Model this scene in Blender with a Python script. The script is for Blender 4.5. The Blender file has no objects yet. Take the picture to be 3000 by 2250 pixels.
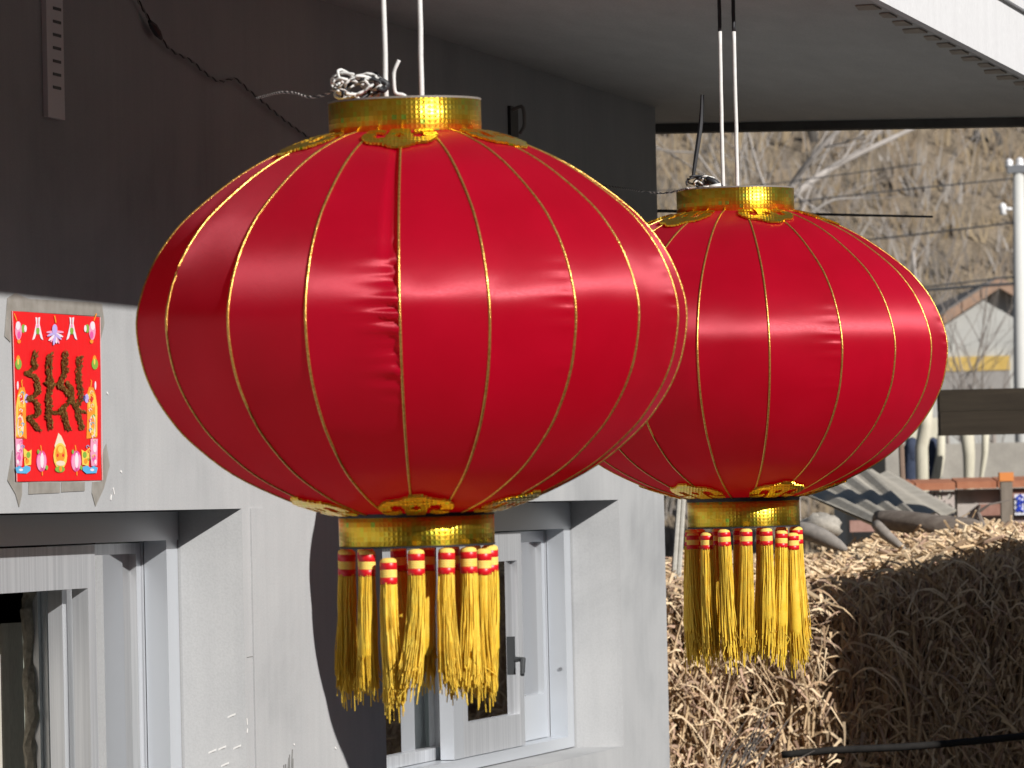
import bpy, math, random
import numpy as np
from mathutils import Vector, Matrix

random.seed(7)
rng = np.random.default_rng(7)
scene = bpy.context.scene
col = scene.collection

# ------------------------------------------------------------------ camera
CAM_Z = 2.3
F = 15000.0                      # focal length in source pixels (3000 px wide frame)
ROLL = 0.022
PITCH = math.atan(355 / F)
cr, sr = math.cos(ROLL), math.sin(ROLL)
cp, sp = math.cos(PITCH), math.sin(PITCH)
cam_data = bpy.data.cameras.new('camera')
cam = bpy.data.objects.new('camera', cam_data)
col.objects.link(cam)
cam_data.sensor_width = 36.0
cam_data.lens = 36.0 * F / 3000.0
cam_data.clip_start = 0.1
cam_data.clip_end = 2000
fwd = Vector((0, cp, sp))
up0 = Vector((0, -sp, cp))
rt = Vector((1, 0, 0)) * cr - up0 * sr
up = Vector((1, 0, 0)) * sr + up0 * cr
M = Matrix((rt, up, -fwd)).transposed().to_4x4()
M.translation = Vector((0, 0, CAM_Z))
cam.matrix_world = M
cam_data.dof.use_dof = True
cam_data.dof.focus_distance = 10.6
cam_data.dof.aperture_fstop = 19
scene.camera = cam

# ------------------------------------------------------------------ sun direction, in wall terms
P = 3.17                         # distance from the camera to the plane of the house front
TH = math.radians(14.1)          # heading of the house front against the view direction
W_ = Vector((math.sin(TH), math.cos(TH), 0))      # along the wall, away from the camera
N_ = Vector((math.cos(TH), -math.sin(TH), 0))     # out of the wall
SUN_K, SUN_T = 0.62, 0.62
sun_vec = (-SUN_K * W_ + N_ + Vector((0, 0, SUN_T))).normalized()
sun_el = math.asin(sun_vec.z)
sun_az = math.atan2(sun_vec.x, sun_vec.y)

world = bpy.data.worlds.new('World')
scene.world = world
world.use_nodes = True
wn = world.node_tree
wn.nodes.clear()
wo = wn.nodes.new('ShaderNodeOutputWorld')
bg = wn.nodes.new('ShaderNodeBackground')
sky = wn.nodes.new('ShaderNodeTexSky')
sky.sky_type = 'NISHITA'
sky.sun_disc = False
sky.sun_elevation = sun_el
sky.sun_rotation = sun_az
sky.air_density = 1.0
sky.dust_density = 0.6
wn.links.new(sky.outputs[0], bg.inputs[0])
wn.links.new(bg.outputs[0], wo.inputs[0])
bg.inputs[1].default_value = 0.05

sd = bpy.data.lights.new('sun', 'SUN')
sd.energy = 5.0
sd.angle = math.radians(0.53)
sd.color = (1.0, 0.965, 0.92)
so = bpy.data.objects.new('sun', sd)
col.objects.link(so)
so.rotation_euler = sun_vec.to_track_quat('Z', 'Y').to_euler()
so.location = (4, -4, 9)

scene.view_settings.view_transform = 'Standard'
scene.view_settings.look = 'None'
scene.view_settings.exposure = 0.11
scene.view_settings.gamma = 1.0
scene.view_settings.use_curve_mapping = False
scene.render.engine = 'CYCLES'
scene.cycles.max_bounces = 8


# ------------------------------------------------------------------ geometry helpers
def ray(px, py):
    x = px - 1500.0
    y = 1125.0 - py
    x, y = x * cr + y * sr, -x * sr + y * cr
    return Vector((x, F * cp - y * sp, F * sp + y * cp)) / F


def at(px, py, Y):
    r = ray(px, py)
    return r * (Y / r.y) + Vector((0, 0, CAM_Z))


def on_wall(px, py, u=0.0):
    r = ray(px, py)
    return r * ((P - u) / -(r.dot(N_))) + Vector((0, 0, CAM_Z))


def suz(q):
    return q.dot(W_), q.dot(N_) + P, q.z


def H(s, u, z):
    return W_ * s + N_ * (u - P) + Vector((0, 0, z))


def ws(px, py, u=0.0):
    return suz(on_wall(px, py, u))[0]


def wz(px, py, u=0.0):
    return on_wall(px, py, u).z


class MB:
    def __init__(self):
        self.v = []
        self.f = []
        self.uv = {}
        self.mi = []
        self.cur = 0
        self.smooth = False

    def add(self, vs, fs):
        b = len(self.v)
        self.v.extend([tuple(q) for q in vs])
        for f in fs:
            self.f.append(tuple(b + i for i in f))
            self.mi.append(self.cur)
        return b

    def poly(self, pts):
        self.add(pts, [tuple(range(len(pts)))])

    def hexa(self, p):
        self.add(p, [(0, 3, 2, 1), (4, 5, 6, 7), (0, 1, 5, 4), (1, 2, 6, 5), (2, 3, 7, 6), (3, 0, 4, 7)])

    def hbox(self, s0, s1, u0, u1, z0, z1):
        self.hexa([H(s0, u0, z0), H(s1, u0, z0), H(s1, u1, z0), H(s0, u1, z0),
                   H(s0, u0, z1), H(s1, u0, z1), H(s1, u1, z1), H(s0, u1, z1)])

    def box(self, x0, x1, y0, y1, z0, z1):
        V = Vector
        self.hexa([V((x0, y0, z0)), V((x1, y0, z0)), V((x1, y1, z0)), V((x0, y1, z0)),
                   V((x0, y0, z1)), V((x1, y0, z1)), V((x1, y1, z1)), V((x0, y1, z1))])

    def prism(self, pts, d):
        """polygon pts extruded by vector d"""
        k = len(pts)
        a = [Vector(q) for q in pts]
        b = [q + d for q in a]
        fs = [tuple(range(k - 1, -1, -1)), tuple(range(k, 2 * k))]
        for i in range(k):
            j = (i + 1) % k
            fs.append((i, j, k + j, k + i))
        self.add(a + b, fs)

    def tube(self, pts, r, sides=6, cap=True):
        pts = [Vector(q) for q in pts]
        k = len(pts)
        rr = r if isinstance(r, (list, tuple)) else [r] * k
        ref = Vector((0.31, 0.17, 0.93)).normalized()
        vs = []
        for i in range(k):
            t = (pts[min(i + 1, k - 1)] - pts[max(i - 1, 0)])
            if t.length < 1e-9:
                t = Vector((0, 0, 1))
            t.normalize()
            a = t.cross(ref)
            if a.length < 0.05:
                a = t.cross(Vector((1, 0, 0)))
            a.normalize()
            b = t.cross(a)
            for j in range(sides):
                q = 2 * math.pi * j / sides
                vs.append(pts[i] + (a * math.cos(q) + b * math.sin(q)) * rr[i])
        fs = []
        for i in range(k - 1):
            for j in range(sides):
                m = (j + 1) % sides
                fs.append((i * sides + j, i * sides + m, (i + 1) * sides + m, (i + 1) * sides + j))
        if cap:
            fs.append(tuple(range(sides - 1, -1, -1)))
            fs.append(tuple((k - 1) * sides + j for j in range(sides)))
        self.add(vs, fs)

    def lathe(self, prof, seg=48, centre=(0, 0), close=False):
        vs = []
        for (r, z) in prof:
            for j in range(seg):
                a = 2 * math.pi * j / seg
                vs.append((centre[0] + r * math.cos(a), centre[1] + r * math.sin(a), z))
        fs = []
        k = len(prof)
        for i in range(k if close else k - 1):
            i2 = (i + 1) % k
            for j in range(seg):
                m = (j + 1) % seg
                fs.append((i * seg + j, i * seg + m, i2 * seg + m, i2 * seg + j))
        self.add(vs, fs)

    def mesh(self, name, mats, off=None, rot=None):
        me = bpy.data.meshes.new(name)
        vs = self.v
        if off is not None:
            c, s = math.cos(-rot), math.sin(-rot)
            o = []
            for q in vs:
                x, y, z = q[0] - off[0], q[1] - off[1], q[2] - off[2]
                o.append((x * c - y * s, x * s + y * c, z))
            vs = o
        me.from_pydata(vs, [], self.f)
        for m in (mats if isinstance(mats, (list, tuple)) else [mats]):
            me.materials.append(m)
        if any(self.mi):
            me.polygons.foreach_set('material_index', self.mi)
        if self.smooth:
            me.polygons.foreach_set('use_smooth', [True] * len(me.polygons))
        me.update()
        return me

    def build(self, name, mats, parent=None, world=True, loc=None):
        """link as ONE object. world=True: vertices are world coordinates, moved into the root's frame"""
        if parent is not None and world:
            root = parent
            while root.parent is not None:
                root = root.parent
            me = self.mesh(name, mats, root.location, root.rotation_euler.z)
        elif parent is None and loc is not None:
            me = self.mesh(name, mats, Vector(loc), 0.0)
        else:
            me = self.mesh(name, mats)
        o = bpy.data.objects.new(name, me)
        col.objects.link(o)
        if parent is not None:
            o.parent = parent
        elif loc is not None:
            o.location = loc
        return o


def tag(o, label=None, cat=None, group=None, kind=None):
    if label:
        o['label'] = label
    if cat:
        o['category'] = cat
    if group:
        o['group'] = group
    if kind:
        o['kind'] = kind
    return o


def empty(name, loc, rz, label, cat, group=None):
    o = bpy.data.objects.new(name, None)
    o.empty_display_size = 0.1
    col.objects.link(o)
    o.location = loc
    o.rotation_euler = (0, 0, rz)
    return tag(o, label, cat, group)


HOUSE_RZ = math.pi / 2 - TH


def spline(pts, n):
    """Catmull-Rom through pts, n samples"""
    p = [Vector(q) for q in pts]
    p = [p[0] * 2 - p[1]] + p + [p[-1] * 2 - p[-2]]
    out = []
    seg = len(p) - 3
    for i in range(n):
        t = i / (n - 1) * seg
        k = min(int(t), seg - 1)
        t -= k
        a, b, c, d = p[k:k + 4]
        out.append(0.5 * ((2 * b) + (c - a) * t + (2 * a - 5 * b + 4 * c - d) * t * t + (3 * b - a - 3 * c + d) * t ** 3))
    return out


# ------------------------------------------------------------------ materials
def mat(name, base=(.5, .5, .5), rough=.7, metal=0., spec=.5, **kw):
    m = bpy.data.materials.new(name)
    m.use_nodes = True
    b = m.node_tree.nodes['Principled BSDF']
    b.inputs['Base Color'].default_value = (*base, 1)
    b.inputs['Roughness'].default_value = rough
    b.inputs['Metallic'].default_value = metal
    b.inputs['Specular IOR Level'].default_value = spec
    for k, v in kw.items():
        b.inputs[k].default_value = v
    return m


def nodes(m):
    nt = m.node_tree
    return nt, nt.nodes['Principled BSDF'], nt.links


def coords(nt, scale=(1, 1, 1), kind='Object'):
    tc = nt.nodes.new('ShaderNodeTexCoord')
    mp = nt.nodes.new('ShaderNodeMapping')
    mp.inputs['Scale'].default_value = scale
    nt.links.new(tc.outputs[kind], mp.inputs[0])
    return mp.outputs[0]


def noise(nt, vec, scale, detail=4, rough=.55, dist=0.0):
    n = nt.nodes.new('ShaderNodeTexNoise')
    n.inputs['Scale'].default_value = scale
    n.inputs['Detail'].default_value = detail
    n.inputs['Roughness'].default_value = rough
    n.inputs['Distortion'].default_value = dist
    nt.links.new(vec, n.inputs['Vector'])
    return n.outputs[0]


def ramp(nt, fac, stops):
    r = nt.nodes.new('ShaderNodeValToRGB')
    el = r.color_ramp.elements
    while len(el) < len(stops):
        el.new(0.5)
    for e, (p, c) in zip(el, stops):
        e.position = p
        e.color = (*c, 1) if len(c) == 3 else c
    nt.links.new(fac, r.inputs[0])
    return r.outputs[0]


def mix(nt, fac, a, b, mode='MIX'):
    n = nt.nodes.new('ShaderNodeMix')
    n.data_type = 'RGBA'
    n.blend_type = mode
    for sock, val in ((n.inputs[0], fac), (n.inputs[6], a), (n.inputs[7], b)):
        if isinstance(val, (int, float)):
            sock.default_value = val
        elif isinstance(val, (tuple, list)):
            sock.default_value = (*val, 1)
        else:
            nt.links.new(val, sock)
    return n.outputs[2]


def bump(nt, h, strength, dist=0.01, normal=None):
    b = nt.nodes.new('ShaderNodeBump')
    b.inputs['Strength'].default_value = strength
    b.inputs['Distance'].default_value = dist
    nt.links.new(h, b.inputs['Height'])
    if normal is not None:
        nt.links.new(normal, b.inputs['Normal'])
    return b.outputs[0]


def mottled(name, c0, c1, scale=(6, 6, 6), ns=3., rough=.85, b=.15, bd=.004, fine=60., spec=.3, detail=6):
    m = mat(name, c0, rough, spec=spec)
    nt, bs, L = nodes(m)
    v = coords(nt, scale)
    f = noise(nt, v, ns, detail, .6, .2)
    cl = ramp(nt, f, [(.3, c0), (.7, c1)])
    f2 = noise(nt, v, fine, 3)
    cl = mix(nt, .25, cl, ramp(nt, f2, [(.3, (.35, .35, .35)), (.7, (1, 1, 1))]), 'MULTIPLY')
    L.new(cl, bs.inputs['Base Color'])
    L.new(bump(nt, f2, b, bd), bs.inputs['Normal'])
    return m


def cement():
    m = mat('cement_render', (.4, .4, .4), .88, spec=.25)
    nt, bs, L = nodes(m)
    big = noise(nt, coords(nt), 1.6, 6, .6, .4)
    st = noise(nt, coords(nt, (26, 26, 1.6)), 1.0, 5, .65)
    fine = noise(nt, coords(nt), 220., 3)
    c = ramp(nt, big, [(.28, (.31, .318, .326)), (.48, (.412, .418, .424)), (.74, (.475, .479, .48))])
    c = mix(nt, .5, c, ramp(nt, st, [(.3, (.86, .86, .87)), (.65, (1, 1, 1))]), 'MULTIPLY')
    c = mix(nt, .18, c, ramp(nt, fine, [(.35, (.6, .6, .6)), (.6, (1, 1, 1))]), 'MULTIPLY')
    L.new(c, bs.inputs['Base Color'])
    nrm = bump(nt, st, .05, .004)
    L.new(bump(nt, fine, .18, .0015, nrm), bs.inputs['Normal'])
    return m


CEMENT = cement()
SOFFIT = mottled('soffit_plaster', (.52, .52, .505), (.60, .598, .58), (1.5, 6, 6), 2., .9, .1)
PATCH = mottled('brown_patch', (.38, .325, .27), (.46, .41, .35), (9, 9, 9), 3.)
WHITE_PAINT = mottled('white_fascia_paint', (.72, .72, .73), (.78, .78, .79), (6, 6, 1.0), 2., .7, .08)
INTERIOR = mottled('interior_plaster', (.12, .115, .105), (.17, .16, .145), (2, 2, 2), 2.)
ALU = mat('aluminium', (.68, .70, .73), .33, .55)
nt, bs, L = nodes(ALU)
L.new(ramp(nt, noise(nt, coords(nt, (120, 120, 2)), 1., 3), [(.3, (.56, .58, .61)), (.7, (.74, .76, .79))]), bs.inputs['Base Color'])
ALU_PALE = mat('pale_window_frame', (.58, .61, .65), .32, .45)
FOAM = mottled('dirty_foam', (.34, .31, .25), (.62, .58, .50), (40, 40, 40), 2., .95, .8, .01)
DARK_GASKET = mat('dark_gasket', (.03, .033, .036), .6)
STEEL = mat('screw_steel', (.35, .36, .38), .4, .8)


def glass():
    m = bpy.data.materials.new('window_glass')
    m.use_nodes = True
    nt = m.node_tree
    nt.nodes.clear()
    o = nt.nodes.new('ShaderNodeOutputMaterial')
    a = nt.nodes.new('ShaderNodeMixShader')
    fr = nt.nodes.new('ShaderNodeFresnel')
    fr.inputs[0].default_value = 1.28
    t = nt.nodes.new('ShaderNodeBsdfTransparent')
    t.inputs[0].default_value = (.80, .86, .84, 1)
    g = nt.nodes.new('ShaderNodeBsdfGlossy')
    g.inputs['Roughness'].default_value = .02
    nt.links.new(fr.outputs[0], a.inputs[0])
    nt.links.new(t.outputs[0], a.inputs[1])
    nt.links.new(g.outputs[0], a.inputs[2])
    nt.links.new(a.outputs[0], o.inputs[0])
    return m


GLASS = glass()


def satin():
    m = mat('red_satin', (.50, .004, .022), .40, spec=1.0, **{'Coat Weight': .09, 'Coat Roughness': .52, 'Coat Tint': (1, .6, .7, 1)})
    nt, bs, L = nodes(m)
    v = coords(nt)
    f = noise(nt, v, 9., 3)
    c = ramp(nt, f, [(.3, (.58, .002, .026)), (.7, (.68, .003, .034))])
    oi = nt.nodes.new('ShaderNodeObjectInfo')
    c = mix(nt, 1.0, c, ramp(nt, oi.outputs['Random'], [(0, (.86, .8, .8)), (1, (1.1, 1.3, 1.25))]), 'MULTIPLY')
    L.new(c, bs.inputs['Base Color'])
    weave = noise(nt, v, 900., 2)
    soft = noise(nt, coords(nt, (1, 1, .5)), 16., 3)
    nrm = bump(nt, soft, .06, .006)
    L.new(bump(nt, weave, .11, .001, nrm), bs.inputs['Normal'])
    L.new(ramp(nt, noise(nt, v, 380., 2), [(.3, (.42,) * 3), (.7, (.52,) * 3)]), bs.inputs['Roughness'])
    bs.inputs['Anisotropic'].default_value = 1.0
    bs.inputs['Metallic'].default_value = .16
    tg = nt.nodes.new('ShaderNodeTangent')
    tg.direction_type = 'UV_MAP'
    tg.uv_map = 'UVMap'
    L.new(tg.outputs[0], bs.inputs['Tangent'])
    bs.inputs['Sheen Weight'].default_value = .10
    bs.inputs['Sheen Tint'].default_value = (1, .25, .4, 1)
    bs.inputs['Specular Tint'].default_value = (1, .72, .80, 1)
    tr = nt.nodes.new('ShaderNodeBsdfTranslucent')
    tr.inputs[0].default_value = (.85, .006, .035, 1)
    ms = nt.nodes.new('ShaderNodeMixShader')
    ms.inputs[0].default_value = .5
    L.new(bs.outputs[0], ms.inputs[1])
    L.new(tr.outputs[0], ms.inputs[2])
    L.new(ms.outputs[0], nt.nodes['Material Output'].inputs[0])
    return m


SATIN = satin()


def holo(name, cell, kind='UV', base=(.80, .47, .05)):
    """embossed gold diffraction foil: small pyramids, each cell with a slightly different tint and tilt"""
    m = mat(name, base, .38 if kind == 'UV' else .28, .97)
    nt, bs, L = nodes(m)
    if kind == 'UV':
        bs.inputs['Anisotropic'].default_value = .9
        bs.inputs['Anisotropic Rotation'].default_value = .25
        tg = nt.nodes.new('ShaderNodeTangent')
        tg.direction_type = 'RADIAL'
        tg.axis = 'Z'
        L.new(tg.outputs[0], bs.inputs['Tangent'])
    v = coords(nt, (1 / cell, 1 / cell, 1 / cell), kind)
    fl = nt.nodes.new('ShaderNodeVectorMath')
    fl.operation = 'FLOOR'
    L.new(v, fl.inputs[0])
    wnz = nt.nodes.new('ShaderNodeTexWhiteNoise')
    wnz.noise_dimensions = '3D'
    L.new(fl.outputs[0], wnz.inputs['Vector'])
    tint = ramp(nt, wnz.outputs['Value'], [(.0, (.86, .55, .04)), (.5, (.94, .66, .07)), (.70, (.98, .52, .04)), (.82, (.78, .74, .07)),
                                           (.97, (.94, .66, .08)), (.992, (.45, .80, .12))])  # orange and green diffraction glints put into the cell colours
    L.new(tint, bs.inputs['Base Color'])
    fr = nt.nodes.new('ShaderNodeVectorMath')
    fr.operation = 'FRACTION'
    L.new(v, fr.inputs[0])
    sub = nt.nodes.new('ShaderNodeVectorMath')
    sub.operation = 'SUBTRACT'
    L.new(fr.outputs[0], sub.inputs[0])
    sub.inputs[1].default_value = (.5, .5, .5)
    ab = nt.nodes.new('ShaderNodeVectorMath')
    ab.operation = 'ABSOLUTE'
    L.new(sub.outputs[0], ab.inputs[0])
    sx = nt.nodes.new('ShaderNodeSeparateXYZ')
    L.new(ab.outputs[0], sx.inputs[0])
    mx = nt.nodes.new('ShaderNodeMath')
    mx.operation = 'MAXIMUM'
    L.new(sx.outputs[0], mx.inputs[0])
    L.new(sx.outputs[1], mx.inputs[1])
    L.new(bump(nt, mx.outputs[0], .24 if kind == 'UV' else .4, cell * .5), bs.inputs['Normal'])
    return m


GOLD_BAND = holo('gold_foil_band', .0075)
GOLD_ORN = holo('gold_foil_ornament', .006, 'Object')
GOLD_RIB = mat('gold_piping', (.78, .46, .10), .30, .85)
nt, bs, L = nodes(GOLD_RIB)
L.new(ramp(nt, noise(nt, coords(nt), 260., 2), [(.3, (.55, .28, .05)), (.7, (.90, .58, .16))]), bs.inputs['Base Color'])
L.new(bump(nt, noise(nt, coords(nt), 420., 2), .4, .002), bs.inputs['Normal'])
RIM_DARK = mat('dark_rim', (.035, .035, .04), .5, .3)
RIM_GREY = mat('grey_rim', (.30, .28, .26), .45, .4)
WIRE_WHITE = mottled('white_wire', (.70, .70, .68), (.82, .82, .80), (60, 60, 60), 2., .5, .1, .001)
WIRE_DARK = mat('dark_wire', (.025, .026, .03), .5)
WIRE_PALE = mat('pale_cord', (.62, .58, .55), .5)
THREAD = mottled('yellow_thread', (.97, .60, .035), (.98, .72, .085), (1, 1, 1), 60., .55, .3, .001, 400., spec=.45)
nt, bs, L = nodes(THREAD)
tr_ = nt.nodes.new('ShaderNodeBsdfTranslucent')
tr_.inputs[0].default_value = (.98, .62, .04, 1)
ms = nt.nodes.new('ShaderNodeMixShader')
ms.inputs[0].default_value = .12
L.new(bs.outputs[0], ms.inputs[1])
L.new(tr_.outputs[0], ms.inputs[2])
L.new(ms.outputs[0], nt.nodes['Material Output'].inputs[0])
KNOT_Y = mottled('yellow_cord_head', (.92, .60, .10), (.97, .72, .2), (1, 1, 1), 90., .7, .3, .001, 400.)
BAND_RED = mat('red_ribbon', (.62, .006, .014), .38)

# ------------------------------------------------------------------ ground and hills
z0g = 0.0
g = MB()
g.poly([(-700, -200, 0), (700, -200, 0), (700, 900, 0), (-700, 900, 0)])
GROUND = mottled('dusty_ground', (.085, .078, .068), (.12, .11, .097), (.7, .7, .7), 1.5, .95, .3, .02, 12.)
tag(g.build('ground', GROUND), kind='structure')

yard = MB()
yard.box(-7, 9, -14, 14.6, -.05, .06)
YARD = mottled('yard_concrete', (.055, .056, .058), (.08, .082, .085), (1, 1, 1), 1.2, .9, .2, .006, 25.)
tag(yard.build('yard_paving', YARD), kind='structure')


def hill_z(x, y):
    t = max(0.0, (y - 58.0))
    n_ = (math.sin(x * .35 + y * .13) * .35 + math.sin(x * .9 - y * .31 + 1.3) * .18 + math.sin(x * .11 + 2.) * .9)
    return -0.3 + t * .42 + n_ * min(1., t / 10.)


hm = MB()
NX, NY = 70, 60
xs = np.linspace(-60, 80, NX)
ys = 52 + (np.linspace(0, 1, NY) ** 1.5) * 190
for y in ys:
    for x in xs:
        hm.v.append((x, y, hill_z(x, y)))
for j in range(NY - 1):
    for i in range(NX - 1):
        a = j * NX + i
        hm.f.append((a, a + 1, a + NX + 1, a + NX))
        hm.mi.append(0)
hm.smooth = True
HILL = mat('dry_hillside', (.3, .25, .2), .95, spec=.1)
nt, bs, L = nodes(HILL)
v = coords(nt, (1, .35, .6))
f1 = noise(nt, v, .55, 8, .65, .6)
f2 = noise(nt, v, 3.2, 6, .7, .4)
c = ramp(nt, f1, [(.28, (.16, .13, .10)), (.45, (.25, .205, .15)), (.58, (.31, .25, .18)), (.75, (.24, .205, .17))])
c = mix(nt, .7, c, ramp(nt, f2, [(.3, (.50, .47, .44)), (.55, (1, 1, 1)), (.75, (1.15, 1.08, .98))]), 'MULTIPLY')
L.new(c, bs.inputs['Base Color'])
L.new(bump(nt, f2, .8, .25), bs.inputs['Normal'])
tag(hm.build('hillside', HILL), kind='structure')

# added unseen slope: closes the low sky to the right and behind the viewer
vs_ = MB()
na, nr = 60, 8
for j in range(nr + 1):
    for i in range(na + 1):
        a = math.radians(-205 + 255 * i / na)          # from behind-left round to the right
        r = 55 + 110 * j / nr
        h = (62 * (j / nr) ** .9) * (1 + .10 * math.sin(a * 7) + .06 * math.sin(a * 17 + 1)) - .4
        vs_.v.append((r * math.cos(a), r * math.sin(a), h))
for j in range(nr):
    for i in range(na):
        a = j * (na + 1) + i
        vs_.f.append((a, a + 1, a + na + 2, a + na + 1))
        vs_.mi.append(0)
vs_.smooth = True
tag(vs_.build('sky_block_slope', HILL), kind='structure')

# dry scrub on the hillside: countless thin stems
GRASS_COLS = [mat('scrub_a', (.28, .22, .155), .9, spec=.1), mat('scrub_b', (.22, .19, .16), .9, spec=.1),
              mat('scrub_c', (.33, .26, .17), .9, spec=.1), mat('scrub_d', (.15, .135, .115), .9, spec=.1),
              mat('scrub_e', (.36, .33, .30), .9, spec=.1)]
sc = MB()
for i in range(5200):
    y = 60 + 70 * rng.random() ** 1.3
    hw = y * .062
    x = y * .058 + rng.uniform(-hw, hw)
    z = hill_z(x, y)
    sc.cur = int(rng.choice(5, p=[.36, .24, .24, .05, .11]))
    hgt = rng.uniform(.2, .7) * (1.6 if sc.cur in (3, 4) and rng.random() < .3 else 1)
    for k in range(4):
        dx, dy = rng.normal(0, .28, 2)
        wd = rng.uniform(.012, .04)
        bx = x + rng.normal(0, .12)
        t = Vector((bx + dx * hgt, y + dy * hgt, z + hgt * rng.uniform(.6, 1.1)))
        sc.add([(bx - wd, y, z - .05), (bx + wd, y, z - .05), t], [(0, 1, 2)])
tag(sc.build('dry_scrub', GRASS_COLS), 'dry brown scrub covering the hillside', 'scrub', kind='stuff')

# ------------------------------------------------------------------ house
hz_base = H(8, 0, 0)
house = empty('house', hz_base, HOUSE_RZ, 'grey cement rendered house with two recessed windows and a projecting canopy slab', 'house')

S_Z = suz(on_wall(1850, 294))[2]                  # soffit height
W_OUT = 1.15                                      # canopy projection
S_C = ws(1930, 800)                               # house corner
S_END = 15.70
s1b = ws(708, 1490)
z1t = wz(702, 1490)
s1a = s1b - 1.75
z1s = z1t - 1.45
s2a = ws(1130, 2100)
s2b = ws(1812, 1464)
z2t = wz(1812, 1464)
z2s = wz(1500, 2262)
SPL = .035                                        # splay of the reveals
DEP = .125                                        # depth of the reveals

wl = MB()
T = -.30


def wq(s0, s1, z0, z1, u=0.):
    if s1 > s0 and z1 > z0:
        wl.poly([H(s0, u, z0), H(s1, u, z0), H(s1, u, z1), H(s0, u, z1)])


for u in (0., T):
    wq(5.0, s1a, 0, S_Z, u)
    wq(s1a, s1b, 0, z1s, u)
    wq(s1a, s1b, z1t, S_Z, u)
    wq(s1b, s2a, 0, S_Z, u)
    wq(s2a, s2b, 0, z2s, u)
    wq(s2a, s2b, z2t, S_Z, u)
    wq(s2b, S_C, 0, S_Z, u)
for (a, b, zs_, zt_) in ((s1a, s1b, z1s, z1t), (s2a, s2b, z2s, z2t)):
    def qd(*p):
        wl.poly([H(*q) for q in p])
    qd((b, 0, zs_), (b, 0, zt_), (b - SPL, -DEP, zt_), (b - SPL, -DEP, zs_))
    qd((a, 0, zt_), (a, 0, zs_), (a + SPL, -DEP, zs_), (a + SPL, -DEP, zt_))
    qd((a, 0, zt_), (a + SPL, -DEP, zt_), (b - SPL, -DEP, zt_), (b, 0, zt_))
    qd((a, 0, zs_), (b, 0, zs_), (b - SPL, -DEP, zs_), (a + SPL, -DEP, zs_))
    qd((b - SPL, -DEP, zs_), (b - SPL, -DEP, zt_), (b - SPL, T, zt_), (b - SPL, T, zs_))
    qd((a + SPL, -DEP, zs_), (a + SPL, -DEP, zt_), (a + SPL, T, zt_), (a + SPL, T, zs_))
    qd((a + SPL, -DEP, zt_), (b - SPL, -DEP, zt_), (b - SPL, T, zt_), (a + SPL, T, zt_))
    qd((a + SPL, -DEP, zs_), (b - SPL, -DEP, zs_), (b - SPL, T, zs_), (a + SPL, T, zs_))
# gable end and the far sides
wl.poly([H(S_C, 0, 0), H(S_C, -6, 0), H(S_C, -6, S_Z), H(S_C, 0, S_Z)])
wl.poly([H(5, 0, 0), H(5, -6, 0), H(5, -6, S_Z), H(5, 0, S_Z)])
wl.poly([H(5, -6, 0), H(S_C, -6, 0), H(S_C, -6, S_Z), H(5, -6, S_Z)])
# raised plaster band round the first window
for (sa, sb) in ((s1b + .055, s1b + .15),):
    wl.hbox(sa, sb, -.01, .004, z1s - .1, z1t + .0)
wall = wl.build('wall', CEMENT, house)

iw = MB()
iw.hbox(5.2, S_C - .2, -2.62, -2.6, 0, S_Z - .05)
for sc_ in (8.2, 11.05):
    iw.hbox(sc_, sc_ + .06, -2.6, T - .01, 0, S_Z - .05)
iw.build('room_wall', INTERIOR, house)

# canopy slab, its fascia and the low parapet on it
cs = MB()
slab = [H(3, -6.2, S_Z), H(3, W_OUT, S_Z), H(15.42, W_OUT, S_Z), H(14.98, -.33, S_Z), H(14.98, -6.2, S_Z)]
cs.prism(slab, Vector((0, 0, .30)))
cs.build('canopy_slab', SOFFIT, house)
fa = MB()
fa.hbox(3, 15.43, W_OUT, W_OUT + .02, S_Z - .006, S_Z + .165)
fa.hbox(3, 15.43, W_OUT, W_OUT + .034, S_Z + .165, S_Z + .34)
fa.build('fascia', WHITE_PAINT, house)
dl = MB()
e0, e1 = H(14.93, -.33, S_Z - .026), H(15.37, W_OUT - .02, S_Z - .026)
dv = H(15.0, -.33, 0) - H(14.93, -.33, 0)
dl.prism([e0, e1, e1 + dv, e0 + dv], Vector((0, 0, .025)))
dl.build('drip_beam', mottled('dark_beam', (.10, .095, .09), (.15, .145, .135), (5, 5, 5), 2.), house)
for i in range(16):  # brown patches along the outer edge of the soffit
    s_ = 11.6 + i * .215
    b_ = MB()
    dw = rng.uniform(.03, .06)
    b_.prism([H(s_, W_OUT - .02, S_Z - .004), H(s_ + .12, W_OUT - .02, S_Z - .004),
              H(s_ + .105, W_OUT - .02 - dw, S_Z - .004), H(s_ + .01, W_OUT - .02 - dw * .8, S_Z - .004)], Vector((0, 0, .003)))
    b_.build('soffit_patch', PATCH, house)


# windows -----------------------------------------------------------
def frame_box(mb, s0, s1, u0, u1, z0, z1, w, top=None, bot=None):
    """four bars of a rectangular frame, butted"""
    top = w if top is None else top
    bot = w if bot is None else bot
    mb.hbox(s0, s0 + w, u1, u0, z0, z1)
    mb.hbox(s1 - w, s1, u1, u0, z0, z1)
    mb.hbox(s0 + w, s1 - w, u1, u0, z1 - top, z1)
    mb.hbox(s0 + w, s1 - w, u1, u0, z0, z0 + bot)


def sash(win, s0, s1, u0, th, z0, z1, w, top=None, bot=None, material=None, pane=True):
    m_ = MB()
    frame_box(m_, s0, s1, u0, u0 - th, z0, z1, w, top, bot)
    f_ = m_.build('sash', material or ALU, win)
    if not pane:
        return f_
    p_ = MB()
    p_.hbox(s0 + w - .004, s1 - w + .004, u0 - th * .62, u0 - th * .5, z0 + (bot or w) - .004, z1 - (top or w) + .004)
    p_.build('pane', GLASS, win)
    return f_


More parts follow.
